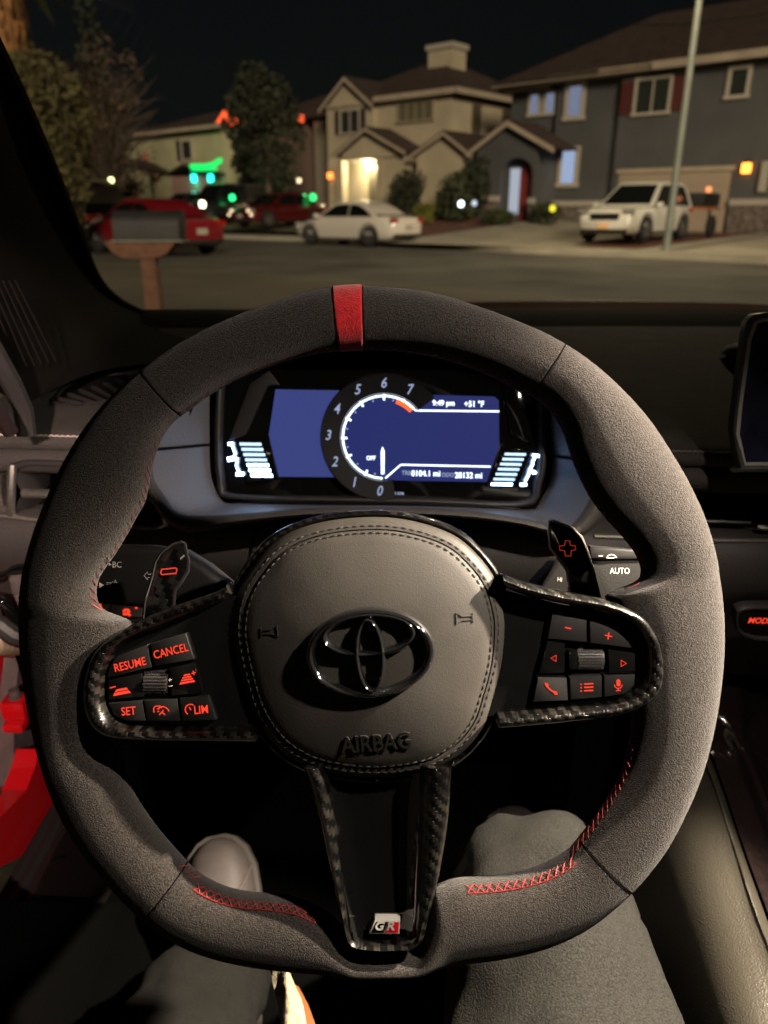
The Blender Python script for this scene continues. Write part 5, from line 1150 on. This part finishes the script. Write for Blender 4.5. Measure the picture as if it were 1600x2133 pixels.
bulbs(p3, [(399, 346), (430, 346), (446, 342), (459, 334)], -1.5, 26, 0.24, M_gl)
bulbs(p3, [(401, 353), (450, 352)], -1.5, 18, 0.16, M_gl)
for px in (406, 441):
    q = onpl(px, 371, S(0, B0 - 1.25), PV); p3.wall_lamp((q - P0).dot(SV), q.z, -1.22, (0.02, 0.9, 0.75), 5.0, 0.36)
    l_ = bpy.data.lights.new('green_spot', 'POINT'); lo_g = bpy.data.objects.new('green_spot', l_); col.objects.link(lo_g); l_.energy = 14; l_.color = (0.05, 1.0, 0.6); l_.shadow_soft_size = 0.1; lo_g.parent = p3.o; lo_g.location = p3.I @ (q - PV * 0.25 - Vector((0, 0, 0.3)))
o4 = far_house('dark_house', 'dark house behind trees with orange string lights on its gable', 24.4, 29.3, 0.9, 5.9, mat('brown_stucco', (0.14, 0.09, 0.07), 0.9), 1.5, 1.8)
bulbs(o4, [(453, 258), (468, 234), (484, 248), (497, 253), (512, 251)], 0.9, 26, 0.22, M_or); bulbs(o4, [(470, 240), (482, 256)], 0.9, 10, 0.22, M_or)
q = o4.I @ onpl(627, 247, S(0, B0 + 0.9), PV); mb = MB(); mb.box(q, (0.40, 0.12, 0.36), None, 0.08); o4.part('lantern', mb.vf, M_or)
# ------------------------------------------------------------------ street lamp, wire, letter box
M_pole = mat('galvanised_steel', (0.26, 0.28, 0.25), 0.55, metal=0.3, vary=(3, 0.85, 1.1))
lpos = onz(1390, 530, 0.15); lpos = S((lpos - P0).dot(SV), 20.1, 0.15)
d_ = ray(1390, 500); nrm = PV; t_ = (S(0, 20.15) - CAM).dot(PV) / d_.dot(PV); lpos = CAM + d_ * t_; lpos.z = 0.15
sl_ = Thing('street_lamp', 'tall galvanised street lamp at the kerb in front of the grey house', 'street lamp', Matrix.Translation(lpos))
sl_.part('base_plate', lathe([(0.01, 0.05), (0.19, 0.05), (0.19, 0.0), (0.01, 0.0)], 16), M_pole); sl_.part('pole', lathe([(0.102, 0.05), (0.092, 1.5), (0.075, 5.0), (0.058, 8.6), (0.02, 8.62)], 16), M_pole)
mb = MB(); arm = [Vector((0, 0, 8.5))] + [-PV * (0.3 + 0.35 * k) + Vector((0, 0, 8.5 + 0.5 * sin(pi / 2 * k / 5))) for k in range(6)]; mb.tube(arm, 0.035, 8); sl_.part('arm', mb.vf, M_pole)
hd = arm[-1]; rot = Matrix.Rotation(atan2(-PV.y, -PV.x), 4, 'Z')
sl_.part('lamp_head', ([rot @ Vector(v) + hd for v in rbox((0.25, 0, 0.0), (0.62, 0.28, 0.12), 0.04)[0]], rbox((0, 0, 0), (1, 1, 1), 0.04)[1]), M_pole)
sl_.part('lamp_lens', ([rot @ Vector(v) + hd for v in rbox((0.28, 0, -0.075), (0.42, 0.20, 0.03), 0.01)[0]], rbox((0, 0, 0), (1, 1, 1), 0.01)[1]), glow('street_lens', (1, 0.78, 0.45), 12))
ll = bpy.data.lights.new('street_light', 'SPOT'); lo2 = bpy.data.objects.new('street_light', ll); col.objects.link(lo2)
lo2.location = lpos + hd + rot.to_3x3() @ Vector((0.28, 0, -0.11)); ll.energy = 3200; ll.color = (1.0, 0.80, 0.50); ll.shadow_soft_size = 0.14; ll.spot_size = radians(165); ll.spot_blend = 0.35
lo2.parent = sl_.o; lo2.matrix_parent_inverse = sl_.I
mb = MB(); A, B_ = at(1300, 47, 24), at(1760, -15, 16)
mb.tube([A.lerp(B_, k / 16) - Vector((0, 0, 0.22 * 4 * (k / 16) * (1 - k / 16))) for k in range(17)] , 0.011, 5)
single('overhead_cable', mb.vf, M_matte, 'thin black overhead cable crossing above the grey house', 'cable')
mbx = Thing('letter_box', 'dark letter box on a wooden post standing left by the driveway', 'letter box', Matrix.Translation((-1.51, 5.05, 0)))
M_wood = mat('cedar_post', (0.21, 0.10, 0.06), 0.8, bump=(40, 0.5, 0.01, 'wave', 'X'), vary=(14, 0.65, 1.2))
mbx.part('post', rbox((0, 0, 0.42), (0.096, 0.096, 0.84), 0.006), M_wood)
mbx.part('cradle', ([(x, y, z) for x, y, z in prism([(-0.26, 0.925), (0.20, 0.925), (0.13, 0.85), (0.06, 0.825), (-0.15, 0.825), (-0.21, 0.86)], -0.07, 0.07)[0]], prism([(-0.26, 0.925), (0.20, 0.925), (0.13, 0.85), (0.06, 0.825), (-0.15, 0.825), (-0.21, 0.86)], -0.07, 0.07)[1]), M_wood)
for o in mbx.o.children:
    if o.name.startswith('cradle'): o.rotation_euler = (radians(90), 0, 0)
prof = [(-0.088, 0.0)] + [(0.088 * -cos(radians(t)), 0.09 + 0.088 * sin(radians(t))) for t in range(0, 181, 20)] + [(0.088, 0.0)]
rows = [[(x, y, 0.930 + z) for y, z in prof] for x in (-0.185, -0.18, 0.225, 0.23)]
M_box = mat('box_metal', (0.032, 0.029, 0.030), 0.5, vary=(8, 0.8, 1.2)); lb = mbx.part('box', loft(rows, cu=True, cap=True), M_box, smooth=40)
mbx.part('box_door', lathe([(0.005, 0.0), (0.082, 0.0), (0.084, 0.008), (0.005, 0.01)], 20), M_box, lb)
for o in lb.children: o.rotation_euler = (0, radians(90), 0); o.location = (0.231, 0, 1.03)
mbx.part('base_rail', rbox((0.02, 0, 0.9275), (0.45, 0.19, 0.006)), M_cap, lb)
# ------------------------------------------------------------------ cars
def carpaint(name, c): return mat(name, c, 0.28, coat=0.8, metal=0.1)
M_tyre = mat('tyre', (0.012, 0.012, 0.012), 0.85); M_rimm = mat('alloy', (0.25, 0.24, 0.23), 0.35, metal=0.8); M_cglass = mat('car_glass', (0.006, 0.007, 0.007), 0.05, spec=0.7); M_cblack = mat('car_black', (0.012, 0.012, 0.012), 0.5)
M_tail = mat('tail_lamp', (0.35, 0.01, 0.01), 0.15, coat=1); M_head = mat('head_lamp', (0.55, 0.53, 0.48), 0.1, coat=1, metal=0.4)
def car(name, label, cat, pos, yaw, L, W, H, paint, kind='sedan', plate=None, lit=None, group='cars parked along the street'):  # lit: glow material of the glint blocks; the headlamps are unlit
    M_ = Matrix.Translation(pos) @ Matrix.Rotation(yaw, 4, 'Z'); T = Thing(name, label, cat, M_, group); hl = L / 2; hw = W / 2
    if kind == 'suv':
        sh = [(-1.0, .50, .80), (-.98, .30, .93), (-.80, .24, 1.0), (-.4, .24, 1.0), (.1, .24, .98), (.42, .24, .97), (.62, .24, .96), (.80, .24, .93), (.91, .25, .87), (.97, .30, .76), (1.0, .38, .62)]
        cab = [(-.97, .95), (-.90, 1.36), (-.80, H - .08), (-.55, H), (-.10, H - .01), (.02, H - .05), (.44, .985)]; wr = .37; wx = (-.60, .62)
    elif kind == 'truck':
        sh = [(-1.0, .60, .95), (-.98, .42, 1.08), (-.8, .36, 1.10), (-.3, .36, 1.10), (.2, .34, 1.08), (.5, .34, 1.07), (.8, .34, 1.04), (.95, .36, .98), (1.0, .48, .85)]
        cab = [(-.98, 1.06), (-.95, H - .10), (-.80, H), (0.10, H), (.20, H - .06), (.42, 1.05)]; wr = .40; wx = (-.62, .64)
    else:
        sh = [(-1.0, .52, .78), (-.985, .34, .90), (-.86, .24, .95), (-.6, .22, .94), (-.2, .20, .92), (.2, .20, .91), (.45, .20, .90), (.65, .22, .84), (.84, .22, .75), (.95, .24, .66), (.99, .30, .56), (1.0, .38, .50)]
        cab = [(-.72, .92), (-.52, 1.20), (-.34, H - .04), (-.16, H), (.06, H - .02), (.18, H - .10), (.52, .89)]; wr = .335; wx = (-.58, .62)
    rows = []
    for f, zb, zt in sh:
        e = abs(f); w_ = hw * (1 - 0.10 * max(0, (e - .55) / .45) ** 2 - 0.14 * max(0, (e - .88) / .12) ** 2)
        half = [(0, zb), (w_ * .86, zb), (w_ * .97, zb + .08), (w_, zb + (zt - zb) * .45), (w_ * .985, zt - .16 * (zt - zb)), (w_ * .90, zt - .02), (w_ * .6, zt + .012), (0, zt + .02)]
        rows.append([(f * hl, -y, z) for y, z in half] + [(f * hl, y, z) for y, z in half[-2:0:-1]])
    T.part('body', loft(rows, cu=True, cap=True), paint, smooth=40)
    zb_ = min(c_[1] for c_ in cab); zt_ = H
    def chw(z): return hw * (.90 - .24 * (z - zb_) / (zt_ - zb_))
    rows = [[(f * hl, -chw(z), z), (f * hl, -chw(z) * .5, z + (.015 if z > zb_ + .2 else 0)), (f * hl, chw(z) * .5, z + (.015 if z > zb_ + .2 else 0)), (f * hl, chw(z), z)] for f, z in cab]
    V, Fc = loft(rows); n_ = len(cab); Fc = list(Fc) + [tuple(4 * k for k in range(n_)), tuple(4 * k + 3 for k in range(n_))]
    T.part('cabin', (V, Fc), paint, smooth=30)
    def win(nm, a, b_, ins=.06, up=.012):      # glass between two profile points, full width
        (fa, za), (fb, zb2) = a, b_; A0 = Vector((fa * hl, 0, za)); B1 = Vector((fb * hl, 0, zb2)); u = (B1 - A0); n2 = Vector((u.z, 0, -u.x)).normalized()
        if n2.z < 0: n2 = -n2
        a2 = A0 + u * .08 + n2 * up; b2 = B1 - u * .08 + n2 * up
        T.part(nm, ([(a2.x, -chw(a2.z) + ins, a2.z), (a2.x, chw(a2.z) - ins, a2.z), (b2.x, chw(b2.z) - ins, b2.z), (b2.x, -chw(b2.z) + ins, b2.z)], [(0, 1, 2, 3)]), M_cglass, smooth=0)
    win('windscreen', cab[-1], cab[-2]); win('rear_window', cab[0], cab[1] if kind != 'sedan' else cab[2])
    for s_ in (-1, 1):                          # side glass in two pieces
        inner = [(cab[0][0] + .10, zb_ + .05), (cab[1][0] + .08, cab[1][1] - .02), (cab[2][0] + .04, H - .12), (cab[-3][0], H - .10), (cab[-2][0] - .01, H - .14), (cab[-1][0] - .09, zb_ + .05)]
        mid_ = (cab[2][0] + cab[-3][0]) / 2
        for A_ in ([p for p in inner if p[0] < mid_] + [(mid_ - .008, H - .10), (mid_ - .008, zb_ + .05)], [(mid_ + .008, zb_ + .05), (mid_ + .008, H - .10)] + [p for p in inner if p[0] > mid_]):
            T.part('side_window', ([(f * hl, s_ * (chw(z) + .006), z) for f, z in A_], [tuple(range(len(A_)))]), M_cglass, smooth=0)
        T.part('mirror', rbox(((cab[-1][0] - .08) * hl, s_ * (hw + .07), zb_ + .08), (.12, .18, .13), .04), paint)
        T.part('head_lamp', rbox((hl * .955, s_ * hw * .72, sh[-3][2] + .02 if kind == 'sedan' else .86), (.14, hw * .38, .13 if kind != 'suv' else .08), .035), M_head)
        if lit:  # small glowing blocks stand in for glints on unlit headlamps
            for q in range(2): T.part('lamp_glint', rbox((hl * 1.0, s_ * hw * (.62 + .2 * q), (sh[-3][2] + .02 if kind == 'sedan' else .86) - .16 * q), (.04, .12, .09), .02), lit)
        T.part('tail_lamp', rbox((-hl * .975, s_ * hw * .72, .82 if kind == 'sedan' else .92), (.12, hw * .36, .14 if kind == 'sedan' else .2), .03), M_tail)
        for wf in wx:
            V, Fc = lathe([(.01, -.10), (wr * .62, -.10), (wr * .9, -.11), (wr, -.07), (wr, .07), (wr * .9, .11), (wr * .62, .10), (wr * .60, .07), (.01, .06)], 24, 'y')
            wo = T.part('wheel', ([(x + wf * hl, y * s_ + s_ * (hw - .085), z + wr) for x, y, z in V], Fc), M_tyre)
            mb = MB()
            for k in range(5):
                a = 2 * pi * k / 5 + .3; mb.tube([(wf * hl, s_ * (hw + .022), wr), (wf * hl + wr * .6 * cos(a), s_ * (hw + .016), wr + wr * .6 * sin(a))], .035, 5)
            V, Fc = tube([(wf * hl + wr * .62 * cos(t * pi / 10), s_ * (hw + .014), wr + wr * .62 * sin(t * pi / 10)) for t in range(20)], .022, 5, True); mb.add(V, Fc)
            T.part('rim', mb.vf, M_rimm, wo)
            P = [(wf * hl + (wr + .05) * cos(radians(t)), s_ * (hw - .02), wr + (wr + .05) * sin(radians(t))) for t in range(-20, 201, 10)]; T.part('wheel_arch', tube(P, .03, 5), M_cblack)
    T.part('grille', rbox((hl * .985, 0, .62 if kind == 'sedan' else .70), (.08, hw * .95, .13 if kind == 'sedan' else .20), .03), M_cblack); T.part('bumper', rbox((hl * .975, 0, .33), (.10, hw * 1.5, .12), .03), M_cblack); T.part('bumper', rbox((-hl * .975, 0, .36), (.10, hw * 1.5, .12), .03), M_cblack)
    for f, m_ in ((1, plate or M_cap), (-1, M_cap)): T.part('number_plate', rbox((f * hl * 1.008, 0, .47 if f > 0 else .62), (.03, .32, .15)), m_)
    return T
yaw_s = atan2(SV.y, SV.x); yaw_n = atan2(-PV.y, -PV.x)
def onb(px, b): d_ = ray(px, 500); t_ = (S(0, b) - CAM).dot(PV) / d_.dot(PV); p_ = CAM + d_ * t_; return Vector((p_.x, p_.y, 0))
M_wpaint = carpaint('white_paint', (0.74, 0.68, 0.61)); M_mplate = glow('glowing_plate', (0.85, 0.42, 0.16), 0.9)  # number plate made to glow by its own emission
M_glint = glow('headlamp_glint', (1.0, 0.72, 0.45), 3.0)  # glow imitates light thrown back by the headlamps
M_dred = carpaint('dark_red_car_paint', (0.075, 0.005, 0.007)); M_bred = carpaint('bright_red_car_paint', (0.20, 0.007, 0.012)); M_bk = carpaint('black_car_paint', (0.010, 0.010, 0.012))
p_ = onb(744, 20.2); car('parked_car', 'white sedan parked at the far kerb before the cream house', 'car', p_, yaw_s, 4.6, 1.8, 1.42, M_wpaint)
def lot(px, b, dz=0.0): q = onb(px, b); q.z = lotz((q - P0).dot(SV), b) + dz; return q
car('parked_car', 'dark red car standing nose out beyond the white sedan', 'car', lot(586, 24.3), yaw_n, 4.6, 1.8, 1.45, M_dred, lit=M_glint)
car('parked_car', 'black pickup truck standing nose out between the red cars', 'truck', lot(472, 25.0), yaw_n, 5.4, 1.95, 1.85, M_bk, 'truck', lit=M_glint)
car('parked_car', 'bright red sedan behind the letter box', 'car', onb(318, 12.4), yaw_s, 4.6, 1.8, 1.42, M_bred)
car('parked_car', 'small dark car nose out beside the black pickup', 'car', lot(398, 24.6), yaw_n, 4.3, 1.75, 1.5, carpaint('grey_car_paint', (0.03, 0.032, 0.035)), lit=M_glint)
van = car('parked_car', 'dark van with a pale roof rack and lights, leftmost on the street', 'van', onb(152, 12.9), yaw_s, 5.0, 1.9, 1.9, carpaint('brown_van_paint', (0.035, 0.028, 0.022)), 'suv')
van.part('roof_rack', rbox((-0.5, 0, 1.96), (2.6, 1.3, .06), .02), M_cap)
for x_ in (-1.75, 0.75): van.part('rack_lamp', rbox((x_, -.62, 2.0), (.16, .1, .14), .04), glow('rack_light', (1.0, 0.9, 0.35), 6))
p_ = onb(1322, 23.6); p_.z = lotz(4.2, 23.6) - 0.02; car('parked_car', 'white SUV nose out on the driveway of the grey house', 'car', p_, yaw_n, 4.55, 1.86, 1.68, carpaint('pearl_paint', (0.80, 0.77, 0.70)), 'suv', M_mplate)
p_ = onb(1440, 26.6); p_.z = lotz(2, 26.6) + 0.01; tl = Thing('utility_trailer', 'small dark trailer with an orange frame behind the white SUV', 'trailer', Matrix.Translation(p_) @ Matrix.Rotation(yaw_n, 4, 'Z'))
tl.part('tub', rbox((0, 0, 1.12), (1.5, 1.0, .42), .08), M_cblack); tl.part('frame', rbox((0, 0, .86), (1.6, 1.08, .08), .02), mat('orange_frame', (0.32, 0.10, 0.03), 0.6))
for s_ in (-1, 1):
    V, Fc = lathe([(.01, -.08), (.28, -.08), (.33, -.05), (.33, .05), (.28, .08), (.01, .08)], 20, 'y'); tl.part('wheel', ([(x, y + s_ * .56, z + .33) for x, y, z in V], Fc), M_tyre)
    tl.part('strut', rbox((0.0, s_ * .46, .58), (.08, .06, .5)), M_cblack)
tl.part('marker_lamp', rbox((.5, .5, 1.42), (.14, .14, .16), .04), glow('marker_lamp', (1.0, 0.30, 0.10), 2.2))
# ------------------------------------------------------------------ trees and shrubs
def leafmat(name, c): return mat(name, c, 0.8, vary=(1.2, 0.5, 1.5))
def foliage(blobs, n, size, seed):     # leaf faces spread through clumps: (x,y,z,rx,ry,rz)
    rnd = random.Random(seed); V = []; Fc = []; vol = [b[3] * b[4] * b[5] for b in blobs]; tot = sum(vol)
    for b, v in zip(blobs, vol):
        for _ in range(int(n * v / tot)):
            while True:
                x, y, z = (rnd.uniform(-1, 1) for _ in range(3)); q = x * x + y * y + z * z
                if q < 1 and rnd.random() < 0.25 + 0.75 * q: break
            c = Vector((b[0] + x * b[3], b[1] + y * b[4], b[2] + z * b[5])); s_ = size * rnd.uniform(.5, 1.3)
            u = Vector((rnd.gauss(0, 1), rnd.gauss(0, 1), rnd.gauss(0, 1))).normalized(); w_ = u.orthogonal().normalized(); k = len(V)
            w_ = (w_ * cos(6.28 * rnd.random()) + u.cross(w_) * sin(6.28 * rnd.random())).normalized()
            V += [c - u * s_, c + w_ * s_ * .45, c + u * s_, c - w_ * s_ * .45]; Fc.append((k, k + 1, k + 2, k + 3))
    return V, Fc
def clumps(rnd, h0, h1, r, n):
    out = []
    for _ in range(n):
        t = rnd.random(); a = rnd.uniform(0, 6.28); rr = r * (1 - .55 * abs(2 * t - .8)) * rnd.uniform(.2, .85); s_ = r * rnd.uniform(.28, .5)
        out.append((rr * cos(a), rr * sin(a), h0 + (h1 - h0) * t, s_, s_, s_ * rnd.uniform(.8, 1.3)))
    return out
M_bark = mat('bark', (0.10, 0.072, 0.05), 0.9, bump=(20, 1, 0.03, 'noise'), vary=(8, 0.6, 1.3))
def tree(name, label, pos, h, trunk_h, r, n, size, m, seed, limbs=7, tr=.14, cone=False, group='street trees'):
    rnd = random.Random(seed); T = Thing(name, label, 'tree', Matrix.Translation(pos), group)
    mb = MB(); top = Vector((rnd.uniform(-.2, .2), rnd.uniform(-.2, .2), h * .8)); mb.tube([Vector((0, 0, -.2)), Vector((0, 0, trunk_h * .5)), top * (trunk_h / (h * .8)), top], [tr * 1.25, tr, tr * .75, tr * .2], 9); tk = T.part('trunk', mb.vf, M_bark)
    for k in range(limbs):
        t = rnd.uniform(.25, .85); a = 6.28 * k / limbs + rnd.uniform(-.4, .4); b_ = top * (trunk_h / (h * .8) + (1 - trunk_h / (h * .8)) * t * .8); e = b_ + Vector((cos(a) * r * .8, sin(a) * r * .8, h * .16))
        T.part('limb', tube([b_, b_.lerp(e, .5) + Vector((0, 0, .15)), e], [tr * .45, tr * .3, tr * .08], 6), M_bark, tk)
    if n:
        bl = [(0, 0, trunk_h + (h - trunk_h) * (k / 9), r * (1.05 - k / 9.5) + .1, r * (1.05 - k / 9.5) + .1, (h - trunk_h) / 13) for k in range(10)] if cone else clumps(rnd, trunk_h + r * .2, h - r * .25, r, 16)
        T.part('crown', foliage(bl, n, size, seed), m, smooth=0)
    return T
L_ol = leafmat('olive_leaves', (0.080, 0.066, 0.022)); L_dk = leafmat('dark_leaves', (0.030, 0.034, 0.016)); L_br = leafmat('dry_leaves', (0.11, 0.066, 0.04)); L_gn = leafmat('green_leaves', (0.045, 0.055, 0.020))
def gp_(px, y): q = at(px, 440, y); return Vector((q.x, q.y, 0))
tree('leafy_tree', 'large olive leafy tree at the left edge beside the pillar', gp_(95, 21), 4.7, 0.9, 1.8, 9000, .10, L_ol, 3, 9, .2)
tree('leafy_tree', 'tall narrow dark cypress behind the bare tree', gp_(232, 40), 11.0, 1.0, 1.6, 3200, .2, L_dk, 4, 5, .2, True)
bt = tree('bare_tree', 'bare brown twiggy tree in front of the pale green house', gp_(240, 33), 6.8, 1.5, 2.6, 1500, .10, L_br, 5, 16, .15)
mb = MB(); rnd = random.Random(9)
for k in range(380):
    a = rnd.uniform(0, 6.28); b_ = Vector((rnd.uniform(-.2, .2), rnd.uniform(-.2, .2), rnd.uniform(1.6, 4.5))); e = b_ + Vector((cos(a) * rnd.uniform(.8, 2.3), sin(a) * rnd.uniform(.8, 2.3), rnd.uniform(.6, 2.4))); mb.tube([b_, b_.lerp(e, .5) + Vector((0, 0, .2)), e], [.03, .018, .006], 4)
bt.part('twigs', mb.vf, M_bark, kind='stuff')
tree('leafy_tree', 'dark full tree before the house with orange lights', gp_(560, 39), 7.6, 2.2, 2.3, 4200, .16, L_dk, 6, 9, .17)
tree('leafy_tree', 'dark shrubby tree beside the green lit porch', gp_(520, 46), 5.0, .8, 1.2, 2000, .16, L_dk, 7, 5, .12)
# palm with a lit shaggy skirt of dead fronds
pm = Thing('palm_tree', 'tall palm with a shaggy orange lit skirt at the top left', 'palm', Matrix.Translation(gp_(62, 26)))
pm.part('trunk', lathe([(.30, -.2), (.24, 1), (.2, 4), (.2, 8.2), (.02, 8.3)], 12), M_bark)
mb = MB(); rnd = random.Random(2)
for k in range(340):
    a = rnd.uniform(0, 6.28); z = rnd.uniform(5.4, 8.0); r_ = .22; o_ = Vector((cos(a), sin(a), 0)); s_ = Vector((-sin(a), cos(a), 0)) * rnd.uniform(.03, .07); b_ = o_ * r_ + Vector((0, 0, z)); m_ = o_ * rnd.uniform(.5, .9) + Vector((0, 0, z - .25)); e = o_ * rnd.uniform(.45, .85) + Vector((0, 0, z - rnd.uniform(.9, 1.7)))
    mb.add([b_ - s_, b_ + s_, m_ + s_ * 1.3, m_ - s_ * 1.3, e], [(0, 1, 2, 3), (3, 2, 4)])
pm.part('dead_fronds', mb.vf, mat('dead_fronds', (0.42, 0.20, 0.07), 0.8, vary=(3, 0.4, 1.4)), kind='stuff', smooth=0)
mb = MB()
for k in range(26):
    a = 6.28 * k / 26 + rnd.uniform(-.1, .1); el = rnd.uniform(-.3, 1.1); o_ = Vector((cos(a), sin(a), 0)); P = [o_ * (2.2 * t) * cos(el) + Vector((0, 0, 8.2 + 2.0 * t * sin(el) - 1.1 * t * t)) for t in (0, .25, .5, .75, 1)]; s_ = Vector((-sin(a), cos(a), 0))
    for t in range(4): w0, w1 = (.12, .30, .34, .22, .02)[t:t + 2]; mb.add([P[t] - s_ * w0, P[t] + s_ * w0, P[t + 1] + s_ * w1, P[t + 1] - s_ * w1], [(0, 1, 2, 3)])
pm.part('crown', mb.vf, L_gn, smooth=0)
def shrub(name, label, px, a_b, r, h, n, m, seed, size=.09):
    p_ = onb(px, a_b); a = (p_ - P0).dot(SV); p_.z = lotz(a, a_b); T = Thing(name, label, 'shrub', Matrix.Translation(p_), 'shrubs in the front gardens'); rnd = random.Random(seed)
    bl = [(0, 0, h * .5, r * .8, r * .8, h * .5)] + [(rnd.uniform(-.5, .5) * r, rnd.uniform(-.5, .5) * r, h * rnd.uniform(.3, .8), r * .5, r * .5, h * .28) for _ in range(7)]
    T.part('foliage', foliage(bl, n, size, seed), m, smooth=0); T.part('stem', tube([(0, 0, -.05), (0, 0, h * .5)], [.05, .02], 6), M_bark); return T
shrub('round_shrub', 'round clipped dark bush beside the lit cream porch', 845, 28.3, .95, 2.1, 2200, L_dk, 21)
shrub('bushy_shrub', 'spiky green bush between the cream and grey houses', 940, 27.6, .95, 1.9, 1900, L_gn, 22, .12)
shrub('bushy_shrub', 'taller dark bush behind the spiky green one', 985, 28.8, .8, 2.5, 1500, L_dk, 23, .12)
shrub('low_shrub', 'low green bush in the mulch before the grey porch', 1035, 27.2, .8, .6, 900, L_gn, 24)
shrub('low_shrub', 'low green bush under the lit lower window', 1135, 28.6, .75, .85, 900, L_gn, 25)
shrub('low_shrub', 'yellow green bush at the tail of the white sedan', 880, 26.6, .6, .8, 700, leafmat('lime_leaves', (0.14, 0.14, 0.02)), 26)
def garden_lamp(label, px, b, z, c, st, s_=.11):
    p_ = onb(px, b); a = (p_ - P0).dot(SV); p_.z = lotz(a, b); T = Thing('garden_lamp', label, 'garden lamp', Matrix.Translation(p_), 'small lamps in the gardens')
    T.part('stake', tube([(0, 0, -.05), (0, 0, z)], .015, 6), M_cblack); T.part('lamp_glass', ([(x, y, w_ + z) for x, y, w_ in lathe([(.01, 0), (s_ * .7, .01), (s_, s_), (s_ * .7, s_ * 1.8), (.01, s_ * 2)], 12)[0]], lathe([(.01, 0), (s_ * .7, .01), (s_, s_), (s_ * .7, s_ * 1.8), (.01, s_ * 2)], 12)[1]), glow('garden_%d_%d' % (int(c[0] * 100), int(c[2] * 100)), c, st)); return T
garden_lamp('white garden lamp between the two houses, brighter one', 958, 26.2, .72, (.75, .88, 1), 7)
garden_lamp('faint white garden lamp just beside the brighter one', 985, 26.2, .78, (.72, .83, 1.0), 1.2, .10)
garden_lamp('yellow garden lamp in the bush under the lower window', 1146, 28.2, .55, (1, .85, .05), 1.6, .12)
garden_lamp('green garden lamp near the dark tree trunk', 490, 24.5, 1.1, (.02, .9, .2), 4, .14)
garden_lamp('green garden lamp beside the cream house, first of the pair', 636, 25.5, 1.0, (.02, .95, .22), 4, .14)
garden_lamp('green garden lamp beside the cream house, second of the pair', 655, 25.5, 1.0, (.03, .95, .2), 2.6, .15)
garden_lamp('warm white garden lamp above the green pair', 628, 25.8, 1.75, (1, .7, .42), 3, .10)
garden_lamp('red garden lamp beside the green lit porch', 463, 25.5, 1.55, (1, .10, .05), 2.2, .13)
garden_lamp('pale yellow post lamp standing above the black pickup', 428, 22.5, .95, (1, .95, .65), 7, .15)
